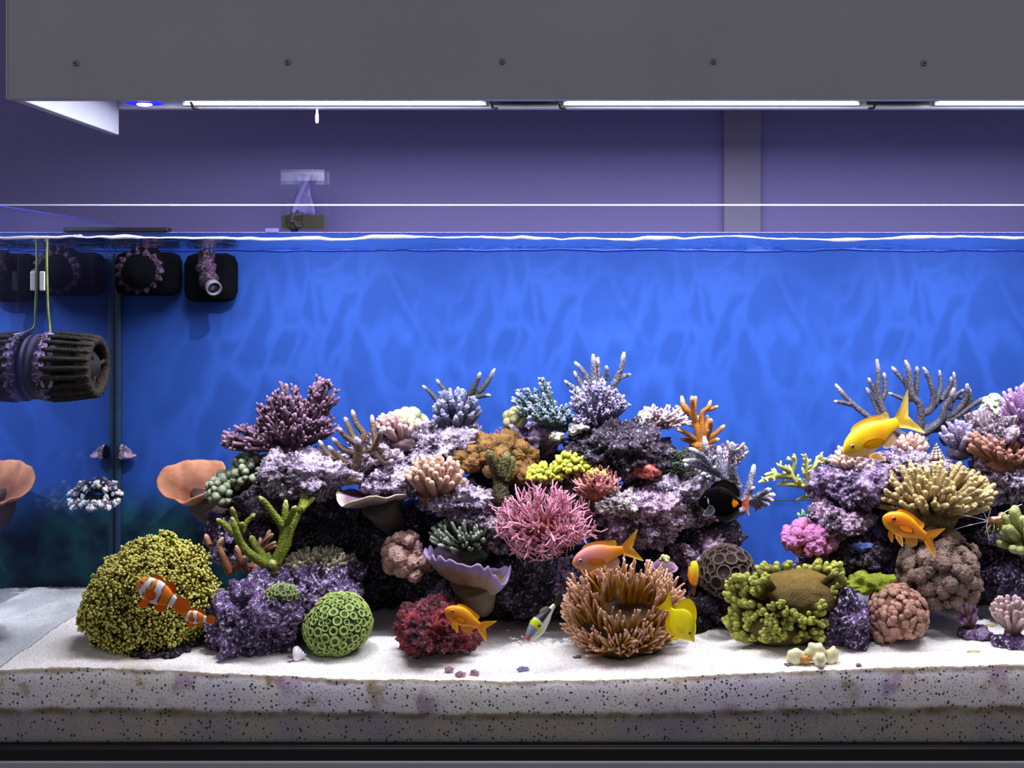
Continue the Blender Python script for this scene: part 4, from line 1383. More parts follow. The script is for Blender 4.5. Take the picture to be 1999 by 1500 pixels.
bush('finger_coral', 'peach finger coral under the head of the yellow fish', m_, 0.215, (1668, 922), [(1662, 902, 40, 26, 0.035, 34)], rad=(6.5, 4), nubs=1, nublen=9, nubr=3.4, seed=540, zmin=-0.1, foot=18)
bush('finger_coral', 'short upright peach fingers against the blue beside the yellow fish', m_, 0.235, (1650, 905), [(1646, 885, 12, 14, 0.015, 6)], rad=(4.5, 3.2), seed=545, zmin=0.1, foot=8)
m_ = coral('violet_grey_tuft', '#5f5470', '#a89cc0', 0.4, 1.0, bs=420)
bush('acropora_coral', 'small violet grey acropora beside the rust red coral', m_, 0.25, (1872, 884), [(1870, 852, 34, 30, 0.03, 26)], rad=(7, 4.4), nubs=7, nublen=6, nubr=2.8, seed=550, zmin=-0.05, foot=18)
m_ = coral('rust_acropora', '#8a5644', '#b8867a', 0.5, 1.0, bs=420)
bush('acropora_coral', 'rust red acropora shelf at the right edge', m_, 0.225, (1960, 908), [(1930, 876, 42, 26, 0.035, 22), (1985, 890, 42, 28, 0.035, 24), (1900, 860, 18, 16, 0.02, 8)], rad=(7, 4.4), nubs=4, nublen=9, nubr=3, seed=560, zmin=-0.1, foot=26, bump=0.0009)
m_ = coral('magenta_acropora', '#6b4478', '#c59ad2', 0.4, 1.0, bs=460)
bush('acropora_coral', 'magenta purple acropora dome cut by the right edge', m_, 0.235, (2010, 845), [(2008, 800, 58, 50, 0.045, 60)], rad=(6, 3.4), nubs=8, nublen=6, nubr=2.0, seed=570, zmin=-0.1, foot=40)
m_ = coral('dark_green_fingers', '#3c463a', '#a8b4a0', 0.6, 1.0, bs=460, bstr=0.4)
bush('staghorn_coral', 'dark green thin fingered coral above the purple plate', m_, 0.19, (925, 1082), [(892, 1050, 58, 40, 0.045, 46), (936, 1045, 22, 30, 0.03, 10)], rad=(5, 3.0), n=8, seed=580, zmin=-0.25, foot=22, lo=0.8, fork=1)
m_ = coral('pink_birdsnest', '#b0584a', '#efaac4', 0.15, 0.8, bs=520, bstr=0.3)
bush('birdsnest_coral', 'large pink spiky birdsnest coral at the heart of the reef', m_, 0.165, (1060, 1035), [(1052, 1022, 90, 74, 0.06, 70), (1126, 1018, 40, 48, 0.04, 20)], rad=(5.0, 1.7), n=7, nubs=9, nublen=26, nubr=1.6, seed=600, zmin=-0.95, lo=0.6, sag=-0.05, foot=26, curl=0.004, tipend=1.0)
m_ = coral('coral_orange_nest', '#b86a48', '#e6a0a6', 0.2, 0.9, bs=520, bstr=0.3)
bush('birdsnest_coral', 'orange pink spiky coral beside the yellow knob coral', m_, 0.19, (1165, 965), [(1165, 942, 46, 34, 0.035, 22)], rad=(5.6, 2.0), n=7, nubs=8, nublen=17, nubr=1.7, seed=620, zmin=-0.2, lo=0.6, foot=18, curl=0.003)
bush('birdsnest_coral', 'small pale pink sprig hanging below the large birdsnest coral', coral('pale_pink_sprig', '#c47a86', '#f0bcc8', 0.2, 0.9, bs=520, bstr=0.3), 0.175, (1118, 1058), [(1118, 1056, 18, 12, 0.015, 10)], rad=(3, 1.7), n=6, nubs=4, nublen=8, nubr=1.5, seed=630, zmin=-0.8, foot=6)
m_ = coral('green_fingers', '#6d7a34', '#bcc07c', 0.5, 1.1, bs=480, bstr=0.5)
bush('finger_coral', 'olive green thick finger coral at the right edge', m_, 0.165, (2010, 1070), [(2000, 1030, 52, 40, 0.045, 30), (1990, 1072, 46, 18, 0.04, 16)], rad=(10, 8), n=12, seed=640, zmin=-0.5, foot=26, nubs=0)
m_ = coral('salmon_stub', '#a5694a', '#e0b090', 0.5, 1.0, bs=460, bstr=0.4)
antlers('finger_coral', 'rust orange finger coral under the green antler', m_, 0.185, (500, 1108),
        [([(500, 1108), (508, 1078), (522, 1052), (526, 1038)], 8, 5), ([(508, 1072), (516, 1058), (532, 1044)], 5, 4), ([(506, 1080), (524, 1068), (537, 1060)], 6, 4), ([(508, 1082), (524, 1072), (538, 1066)], 5, 3.6), ([(484, 1112), (470, 1096), (462, 1068)], 10, 5), ([(450, 1120), (436, 1090), (428, 1066), (434, 1052)], 9, 5), ([(460, 1110), (476, 1096), (480, 1088)], 8, 6), ([(410, 1066), (402, 1046)], 6, 5), ([(504, 1076), (508, 1062), (508, 1052)], 5, 4)],
        seed=650, bump=0.0, jit=0.02)

# frags on the sand at the right
m_ = coral('frag_mauve', '#87584c', '#b48cc0', 0.55, 1.0, bs=420)
bush('acropora_coral', 'slim rust and mauve coral frag on a purple plug', m_, 0.12, (1892, 1222), [(1884, 1176, 10, 28, 0.012, 12), (1896, 1200, 12, 20, 0.012, 9), (1886, 1210, 16, 8, 0.014, 8)], rad=(6, 4), nubs=8, nublen=5, nubr=2.4, seed=660, zmin=-0.3, foot=9)
rock('flat purple frag plug under the slim coral', 1902, 1236, 33, 15, 0.115, 0.022, 61, 'rk_purple', 5, knob=0.003, amp=0.12, fine=0.003, group=None, name='frag_plug')
m_ = coral('frag_pink', '#94706c', '#dcc0c0', 0.3, 1.0, bs=420)
bush('acropora_coral', 'pink brown cauliflower frag at the lower right edge', m_, 0.085, (1976, 1236), [(1974, 1196, 36, 30, 0.03, 44)], rad=(7, 4.6), nubs=6, nublen=6, nubr=2.8, seed=670, zmin=-0.1, foot=12)
rock('purple frag plug at the lower right edge', 1978, 1256, 42, 18, 0.08, 0.026, 62, 'rk_violet', 5, knob=0.003, amp=0.12, fine=0.003, group=None, name='frag_plug')

# ------------------------------------------------------------------ lobed, domed and encrusting corals
m_ = coral('celadon_knobs', '#55604a', '#a9b496', 0.45, 0.95, bs=300, bstr=0.4)
lumps('cauliflower_coral', 'grey green knobby coral beside the orange plate', m_, 0.25, None, 96, 8.5, seed=700, domes=[(490, 928, 34, 40, 0.035), (445, 962, 36, 38, 0.035), (512, 950, 14, 36, 0.02)], level=2, zmin=-0.25, squash=1.25, coremat=plain('brown_coral_underside', '#2e2522', 0.8, noise=0.3))
m_ = coral('pink_polyp_knobs', '#8d665e', '#d2a69e', 0.4, 1.0, bs=700, bstr=1.2, spots='#e0bcae')
lumps('cauliflower_coral', 'pinkish beige pompom coral left of the purple plate', m_, 0.185, None, 26, 15, seed=710, domes=[(786, 1084, 30, 32, 0.03), (816, 1108, 22, 22, 0.025)], level=4, knobs=0.0012, kf=420, zmin=-0.5)
m_ = coral('magenta_cauliflower', '#b05c5c', '#cc80bc', 0.5, 1.0, bs=700, bstr=0.6)
lumps('cauliflower_coral', 'magenta pink cauliflower coral at the blue gap', m_, 0.185, None, 44, 12, seed=720, domes=[(1580, 1056, 46, 24, 0.035)], level=4, knobs=0.0014, kf=380, zmin=-0.5, squash=1.2)
m_ = coral('yellow_knobs', '#8c9022', '#e2e45a', 0.35, 0.95, bs=420, bstr=0.4)
lumps('cauliflower_coral', 'bright yellow knob coral in the reef centre', m_, 0.205, None, 210, 5, seed=730, domes=[(1120, 908, 34, 22, 0.03), (1065, 928, 34, 18, 0.03), (1160, 928, 30, 22, 0.03)], level=2, zmin=-0.3, squash=1.6)
m_ = coral('brown_leather', '#5a3c1c', '#946a38', 0.4, 1.0, bs=620, bstr=1.3, spots='#a88450')
lumps('leather_coral', 'brown fuzzy leather coral clump with lobes', m_, 0.245, None, 46, 16, seed=740, domes=[(965, 895, 66, 34, 0.035), (1022, 925, 26, 20, 0.025), (915, 905, 24, 22, 0.025)], level=4, knobs=0.0016, kf=420, zmin=-0.5, squash=1.15, core=0.7)
m_ = coral('olive_trunk', '#3e381c', '#76703e', 0.5, 1.0, bs=420, bstr=1.2, spots='#8a8250')
antlers('leather_coral', 'olive brown forked trunk in front of the brown leather coral', m_, 0.20, (982, 976), [([(980, 976), (976, 940), (970, 915), (955, 892), (938, 874)], 15, 8), ([(978, 930), (984, 906), (990, 888)], 12, 9), ([(972, 925), (962, 905), (954, 884)], 10, 8), ([(985, 940), (994, 915), (1000, 895)], 9, 7)], seed=750, n=18, bump=0.0022, bf=240, jit=0.02)
m_ = coral('green_bubbles', '#8c9a62', '#c3d0a0', 0.3, 1.0, bs=120, bstr=0.1, rough=0.35)
lumps('bubble_coral', 'pale green bubble coral on the reef crest', m_, 0.27, None, 16, 12, seed=760, domes=[(796, 820, 24, 15, 0.02)], level=3, rough=0.1, zmin=-0.4)
lumps('bubble_coral', 'olive bubble coral against the teal acropora', coral('olive_bubbles', '#7c7c50', '#a8a478', 0.3, 1.0, bs=120, bstr=0.1, rough=0.4), 0.275, None, 8, 12, seed=765, domes=[(1006, 820, 13, 16, 0.015)], level=3, rough=0.1, zmin=-0.4)
m_ = coral('mint_leaves', '#78b078', '#d4f2b6', 0.2, 0.9, bs=300, bstr=0.2)
lumps('leaf_coral', 'mint green leafy coral at the right edge', m_, 0.265, None, 16, 11, seed=770, domes=[(1938, 800, 20, 26, 0.02)], level=3, rough=0.3, zmin=-0.5, squash=0.5, core=0.5)
m_ = coral('brown_polyps', '#6f564c', '#a98c80', 0.35, 1.0, bs=760, bstr=1.4, spots='#b89c94')
lumps('polyp_colony', 'brown fuzzy polyp dome below the tan table coral', m_, 0.165, None, 110, 13, seed=780, domes=[(1834, 1118, 70, 72, 0.065)], level=4, knobs=0.0026, kf=330, zmin=-0.7, core=0.92, squash=0.75)
m_ = coral('tan_polyps', '#96685a', '#d09f8a', 0.3, 1.0, bs=520, bstr=0.6)
lumps('polyp_colony', 'salmon tan wrinkled polyp dome on the sand', m_, 0.105, None, 230, 7.5, seed=790, domes=[(1752, 1196, 54, 52, 0.05), (1722, 1232, 28, 20, 0.03)], level=2, rough=0.8, zmin=-0.7, core=0.95, squash=0.6, jit=0.06)
m_ = coral('cream_tips', '#837862', '#d8ccb0', 0.5, 1.0, bs=420, bstr=0.3)
bush('goniopora_coral', 'beige dome of tiny round tipped polyps behind the violet rock', m_, 0.215, (630, 1150), [(628, 1110, 74, 40, 0.05, 250)], rad=(3.2, 3.4), n=6, seed=800, zmin=-0.05, lo=0.9, sag=0.0, foot=40, step=0.006)
m_ = plain('lime_crust', '#7c8a14', 0.8, noise=0.25, nscale=60, bump=1.0, bscale=500)
M['lime'] = m_
o = rock('lime green crust coral between olive coral and polyp dome', 1702, 1140, 50, 22, 0.14, 0.035, 81, 'lime', 5, amp=0.35, knob=0.003, fine=0.008, group=None, name='crust_coral')
o['category'] = 'coral'
M['blue_crust'] = plain('blue_violet_crust', '#5a68b8', 0.7, noise=0.25, nscale=80, bump=1.0, bscale=500)
o = rock('blue violet crust coral on a dark rock', 1680, 1064, 24, 8, 0.185, 0.02, 82, 'blue_crust', 4, amp=0.3, knob=0.003, fine=0.005, group=None, name='crust_coral')
o['category'] = 'coral'
o = rock('salmon red crust sponge in the reef centre', 1256, 918, 34, 17, 0.2, 0.03, 83, 'rk_rust', 5, amp=0.25, knob=0.003, fine=0.005, group=None, name='crust_sponge')
o['category'] = 'sponge'

# brain corals
mr_ = coral('brain_rim', '#4f6a2c', '#b4ca70', 0.15, 0.9, bs=300, bstr=0.2, var=0.1)
mb_ = plain('brain_groove', '#26340f', 0.7, noise=0.2)
cells('brain_coral', 'bright green brain coral dome on the sand', 0.105, (660, 1220, 66, 56, 0.055), 290, 9.6, mr_, mb_, 31, inner=0.48, h=0.5, zmin=-0.85, tilt=0.35)
mr2 = coral('brain_rim_dull', '#5a6a38', '#a0b070', 0.15, 0.9, bs=300, bstr=0.2, var=0.15)
cells('brain_coral', 'small green brain coral patch on the violet rock', 0.085, (550, 1160, 31, 17, 0.022), 30, 7.2, mr2, mb_, 32, h=0.5, zmin=-0.3)
mr3 = coral('honeycomb_rim', '#4c3a38', '#a58c80', 0.35, 1.0, bs=420, bstr=0.8, var=0.2)
cells('honeycomb_coral', 'brown honeycomb coral with deep dark cells', 0.165, (1418, 1116, 50, 48, 0.045), 90, 12.5, mr3, plain('honeycomb_body', '#4a3c38', 0.8, noise=0.25), 33, inner=0.66, h=0.5, zmin=-0.7, grow=1.36)

# plates
m_ = coral('orange_plate', '#8e4e36', '#cc8a68', 0.5, 1.0, bs=360, bstr=0.25, var=0.15)
plate('plate_coral', 'orange brown plate coral standing out to the left', m_, 0.335, (402, 968),
      [(440, 912, 0.030), (432, 901, 0.033), (410, 897, 0.030), (372, 898, 0.018), (345, 906, 0.006), (318, 916, -0.006), (307, 936, -0.012), (308, 955, -0.018), (322, 970, -0.024), (340, 974, -0.027), (356, 983, -0.030), (380, 972, -0.030), (398, 962, -0.027), (415, 962, -0.018), (424, 940, 0.000), (438, 926, 0.018)],
      cup=0.03, ruffle=0.004, seed=1, stalk=([(402, 962, 0.0), (400, 985, 0.01), (430, 1002, 0.03)], 26, 34), under=plain('plate_underside', '#3e2c26', 0.8, noise=0.3))
m_ = coral('cream_plate', '#8c7086', '#d6c4b4', 0.72, 0.98, bs=360, bstr=0.6, var=0.25)
plate('plate_coral', 'cream rimmed plate coral under the peach finger coral', m_, 0.185, (725, 984),
      [(656, 968, -0.01), (662, 958, 0.03), (690, 955, 0.045), (715, 960, 0.05), (745, 962, 0.05), (782, 966, 0.045), (798, 966, 0.02), (788, 968, -0.015), (756, 972, -0.04), (720, 970, -0.055), (690, 980, -0.055), (662, 986, -0.04)],
      cup=0.012, ruffle=0.006, seed=2, stalk=([(740, 980, 0), (752, 1000, 0.01), (770, 1030, 0.03)], 36, 20), under=plain('plate_underside', '#40362f', 0.8, noise=0.3))
m_ = coral('purple_plate', '#a08468', '#a48cc4', 0.80, 1.0, bs=300, bstr=0.25, var=0.15)
plate('plate_coral', 'purple scalloped cup plate coral in the lower reef', m_, 0.14, (925, 1140),
      [(826, 1084, 0.02), (845, 1078, 0.05), (880, 1070, 0.06), (910, 1074, 0.06), (912, 1100, 0.05), (940, 1112, 0.05), (990, 1112, 0.04), (996, 1122, 0.0), (982, 1146, -0.02), (950, 1118, -0.045), (915, 1108, -0.05), (890, 1102, -0.045), (868, 1100, -0.04), (846, 1098, -0.03)],
      cup=0.05, ruffle=0.004, seed=3, frill=0.010, thick=0.005, stalk=([(925, 1136, 0), (930, 1156, 0.01), (940, 1180, 0.05)], 44, 26), under=plain('plate_underside', '#5c4c38', 0.8, noise=0.25))

m_ = coral('rosy_cup', '#7a5a60', '#b98cc0', 0.75, 1.0, bs=360, bstr=0.4, var=0.25)
plate('cup_coral', 'small rosy cup coral above the right side of the anemone', m_, 0.16, (1290, 1118),
      [(1272, 1104, 0.0), (1284, 1094, 0.015), (1304, 1096, 0.018), (1320, 1104, 0.01), (1322, 1112, -0.008), (1306, 1120, -0.016), (1284, 1116, -0.014)],
      cup=0.014, ruffle=0.003, seed=6, thick=0.004, stalk=([(1292, 1116, 0), (1288, 1128, 0.008), (1276, 1140, 0.02)], 13, 10))
lumps('cauliflower_coral', 'tiny lime tuft on the rosy cup coral', coral('lime_tuft', '#8a8a50', '#d4d89a', 0.3, 0.9), 0.155, None, 9, 4.5, seed=775, domes=[(1297, 1092, 8, 6, 0.006)], level=2, zmin=-0.4)

# olive lobed coral (spiny turban): dished middle with stubby lobes all round
def olive_coral():
    y = 0.115
    th = coral_thing('turban_coral', 'large olive green lobed coral with a brown dished middle', 1540, 1262, y)
    m = coral('olive_lobes', '#4a3a10', '#c0c45c', 0.58, 0.95, bs=620, bstr=0.9, var=0.25)
    mc = coral('ochre_middle', '#6a5420', '#8c7230', 0.2, 1.0, bs=700, bstr=1.2, var=0.25)
    D, T = ico(5)
    c = W(1555, 1165, y)
    V = c + D * np.array([S(80, y), 0.055, S(52, y)]) * (1 + 0.16 * fbm(D * 2.4, 8, 3))[:, None]
    MB().add(V, T=T, tip=np.clip(D[:, 2], 0, 1)).build('middle', mc, th)
    c2 = W(1520, 1215, y)
    V = c2 + D * np.array([S(80, y), 0.05, S(45, y)]) * (1 + 0.16 * fbm(D * 2.4, 9, 3))[:, None]
    MB().add(V, T=T, tip=0.0).build('underside', mc, th)
    r = rng(88)
    spots = []
    # rim of tall lobes along the top, from left to right
    for px in np.linspace(1452, 1642, 13):
        spots.append((px + r.uniform(-4, 4), 1112 + 0.10 * abs(px - 1555) * 0.5 + r.uniform(-8, 8), 0.03, 1.25, 0))
    # crowded lobes on the left flank
    for k in range(76):
        px = 1424 + r.uniform(0, 1) ** 1.1 * 115
        py = 1128 + r.uniform(0, 1) * 122
        if (px - 1555) ** 2 / 85 ** 2 + (py - 1160) ** 2 / 45 ** 2 < 0.75:
            continue
        spots.append((px, py, -0.02 - 0.03 * (px - 1424) / 115, 1.0, 1))
    for k in range(60):
        px = 1490 + r.uniform(0, 1) * 120
        py = 1180 + r.uniform(0, 1) * 70
        if py < 1195 and 1535 < px < 1600:
            continue
        spots.append((px, py, -0.055 + 0.01 * r.uniform(-1, 1), 0.85, 2))
    for px, py in ((1640, 1128), (1636, 1142), (1628, 1120), (1648, 1136), (1622, 1165), (1610, 1172), (1626, 1156), (1600, 1190), (1617, 1186), (1540, 1150), (1520, 1160), (1528, 1172)):
        spots.append((px, py, -0.03, 0.8, 1))
    for k, (px, py, dy, s_, kind) in enumerate(spots):
        p = W(px, py, y + dy)
        base = p * 0.55 + (c if kind == 0 else c2 * 0.5 + c * 0.5) * 0.45
        base[1] = max(base[1], p[1] + 0.012)
        up = np.array([0, -0.15, 1.0])
        d = nrm(nrm(p - base) + up * 0.8)
        mb = MB()
        P = bez(base, (base + p) / 2 - np.array([0, 0, 0.004]), p, 9)
        rr = S(9.5, y) * s_ * r.uniform(0.8, 1.15)
        tube(mb, P, taper(9, rr * 1.1, rr * 0.85), n=10, tip0=0.0, tip1=0.75, bump=0.0008, bfreq=500, seed=k)
        for q in range(r.randint(2, 5)):
            off = nrm(np.cross(d, r.normal(size=3))) * rr * r.uniform(0.5, 0.95)
            e = p + off + d * rr * r.uniform(0.3, 1.1)
            tube(mb, [p - d * rr, p + off * 0.6, e], [rr * 0.6, rr * 0.6, rr * 0.52], n=9, tip0=0.5, tip1=1.0)
        mb.build('lobe', m, th)
olive_coral()

# yellow frogspawn
def frogspawn():
    y = 0.115
    th = coral_thing('frogspawn_coral', 'huge yellow green frogspawn coral dome at the lower left', 290, 1285, y)
    m = coral('frogspawn_skin', '#7a720a', '#e6df78', 0.6, 1.0, bs=300, bstr=0.15, var=0.3, rough=0.45)
    r = rng(9)
    c = W(294, 1172, y)
    R = np.array([S(136, y), 0.085, S(130, y)])
    D0, T0 = ico(5)
    def shape(D):
        # fuller to the right and above, running out low to the left
        lx_ = 1 + 0.10 * D[:, 0] * D[:, 2] + np.where(D[:, 0] < 0, -0.12 * np.clip(D[:, 2], 0, 1) * -D[:, 0] * 2.0, 0)
        return lx_ * (1 + 0.12 * fbm(D * 4.2, 3, 2))
    V = c + D0 * R * (0.80 * shape(D0))[:, None]
    V[:, 2] = np.maximum(V[:, 2], 0.075)
    MB().add(V, T=T0, tip=0.0).build('core', m, th)
    var = []
    for v in range(6):
        rv = rng(50 + v)
        mb = MB()
        e = np.array([rv.uniform(-.15, .15), rv.uniform(-.15, .15), 1.0])
        tube(mb, bez(np.array([0, 0, -0.5]), np.array([rv.uniform(-.25, .25), rv.uniform(-.25, .25), 0.3]), e, 6), taper(6, 0.30, 0.24), n=6, tip0=0.0, tip1=0.6)
        for q in range(rv.randint(6, 9)):
            d = nrm(np.array([rv.normal() * 1.0, rv.normal() * 1.0, 0.45 + 0.5 * rv.rand()]))
            b = e * 0.75 + d * rv.uniform(0.42, 0.68)
            k0 = mb.n
            u_ = nrm(np.cross(d, [0.3, 0.9, 0.2])) * 0.12
            v_ = np.cross(d, u_)
            q3 = [u_, -0.5 * u_ + 0.87 * v_, -0.5 * u_ - 0.87 * v_]
            mb.add([e * 0.7 + w_ for w_ in q3] + [b + w_ * 0.8 for w_ in q3], [(0, 1, 4, 3), (1, 2, 5, 4), (2, 0, 3, 5)], tip=[0.5] * 3 + [0.6] * 3)
            ball(mb, b + d * 0.06, 0.18, 1, tip=1.0)
        var.append((mb, mb.mesh('tentacle')))
    for mb, me in var:
        me.materials.append(m)
    D = fib(1950)
    D = D[(D[:, 2] > -0.62) & (D[:, 1] < 0.22)]
    D = nrm(D + 0.03 * r.normal(size=D.shape))
    sh = shape(D)
    order = np.argsort(D[:, 1] - 0.3 * D[:, 2])
    rest = MB()
    for k, i in enumerate(order):
        d = D[i]
        p = c + d * R * sh[i] * 0.84 * r.uniform(0.95, 1.03)
        n_ = nrm(d / R + np.array([0, 0, 5.0]) + r.normal(size=3) * 3.0)
        s_ = S(12.5, y) * r.uniform(0.75, 1.3)
        if k < 300:
            inst(th, 'tentacle', var[r.randint(6)][1], p, n_, s_, r.uniform(0, 6.28))
        else:
            mbv = var[r.randint(6)][0]
            q = np.array(align(n_, r.uniform(0, 6.28)).to_matrix())
            for Vv, Qv, Tv, tv in [(np.concatenate(mbv.V), np.concatenate(mbv.Q), np.concatenate(mbv.T), np.concatenate(mbv.tip))]:
                rest.add(p + (Vv * s_) @ q.T, Qv, Tv, tip=tv)
    rest.build('tentacles', m, th, kind='stuff')
    return th
frogspawn()
rock('dark rock foot under the frogspawn coral', 330, 1262, 72, 22, 0.10, 0.05, 91, 'rk_dark', 5, group=ROCKG)

# bubble tip anemone
def anemone():
    y = 0.115
    th = thing('sea_anemone', 'golden brown anemone with pinkish tentacles on the sand', 'anemone', W(1215, 1276, y))
    m = coral('anemone_skin', '#bc8010', '#f2c2a4', 0.5, 1.0, bs=200, bstr=0.1, var=0.25, rough=0.4)
    md = plain('anemone_disc', '#3a2604', 0.85, noise=0.3, nscale=50, bump=0.3)
    r = rng(12)
    D, T = ico(5)
    c = W(1214, 1218, y)
    R = np.array([S(116, y), 0.080, S(88, y)])
    def surf(d):
        f = 0.80 * (1 + 0.14 * fbm(d * 2.4, 2, 3))
        P = c + d * R * f[:, None]
        hole = W(1228, 1205, y - 0.06)
        dd = np.linalg.norm((P - hole) * np.array([1 / 0.032, 1 / 0.05, 1 / 0.012]), axis=1)
        P[:, 1] += 0.028 * np.exp(-dd ** 2)
        P[:, 2] = np.maximum(P[:, 2], 0.076)
        return P, dd
    V, _ = surf(D)
    MB().add(V, T=T).build('disc', md, th)
    F = fib(2100)
    F = F[(F[:, 1] < 0.25) & (F[:, 2] > -0.75)]
    F = nrm(F + 0.04 * r.normal(size=F.shape))
    P, dd = surf(F)
    # tentacles stand in folded rows with bare skin between them
    row = np.sin(P[:, 2] * 150 + 2.2 * fbm(P * 22, 4, 2) * 2 + 0.8)
    keep = (dd > 1.1) & (row > -0.62) & (P[:, 2] > 0.08)
    F, P = F[keep], P[keep]
    order = np.argsort(P[:, 1])
    rest = MB()
    for k, i in enumerate(order):
        n_ = nrm(F[i] / R)
        up = np.array([0, 0, 1.0])
        d = nrm(n_ * 0.55 + up * 0.9 + r.normal(size=3) * 0.16)
        ln = S(r.uniform(36, 62), y) * (1.0 if P[i, 2] > 0.13 else 0.75)
        bend = nrm(d + r.normal(size=3) * 0.45 + n_ * 0.2)
        rr = S(3.0, y) * r.uniform(0.85, 1.2)
        Q = bez(P[i] - n_ * 0.004, P[i] + d * ln * 0.5, P[i] + d * ln * 0.65 + bend * ln * 0.4, 9)
        Q[:, 1] = np.maximum(Q[:, 1], 0.006)
        tgt = MB() if k < 300 else rest
        tube(tgt, Q, np.r_[taper(6, rr * 1.15, rr * 0.8), rr * 0.75, rr * 0.72, rr * 0.66], n=6, tip0=0.0, tip1=1.0)
        if k < 300:
            tgt.build('tentacle', m, th)
    rest.build('tentacles', m, th, kind='stuff')
anemone()

# tufts of green algae on the mossy rock
def moss():
    r = rng(77)
    mb = MB()
    for k in range(420):
        px, py = 1322 + r.normal() * 24, 904 + r.normal() * 14
        p = W(px, py, 0.215 + r.uniform(-0.006, 0.02))
        d = nrm(np.array([r.normal() * 0.7, -0.5, 0.6 + 0.3 * r.normal()]))
        tube(mb, bez(p - d * 0.006, p, p + d * S(r.uniform(6, 11), 0.24), 4), taper(4, 0.0007, 0.0004), n=4)
    o = mb.build('turf_algae', coral('turf_green', '#4f5a4c', '#7c8a74', 0.3, 1.0), org=tuple(W(1312, 905, 0.24)))
    tag(o, 'dark green turf algae on the mossy rock', 'algae', kind='stuff')
moss()
# ------------------------------------------------------------------ fish
M['fish_skin'] = colmat('fish_skin', 0.38, 0.4, 900, 0.25)
M['fin'] = colmat('fin_membrane', 0.45, 0.3, 300, 0.1, trans=0.45)
M['dark_skin'] = colmat('dark_fish_skin', 0.5, 0.03, 900, 0.2)
M['eye'] = plain('fish_eye', '#2a2430', 0.15, noise=0.1)
M['pupil'] = plain('fish_pupil', '#050508', 0.08)

def interp(tab, s, k):
    t = np.array(tab)
    x, y = t[:, 0], t[:, k]
    # smooth (Hermite-like) interpolation by oversampled Catmull-Rom
    P = spline(np.stack([x, y, 0 * x], 1), 160)
    return np.interp(s, np.maximum.accumulate(P[:, 0]), P[:, 1])

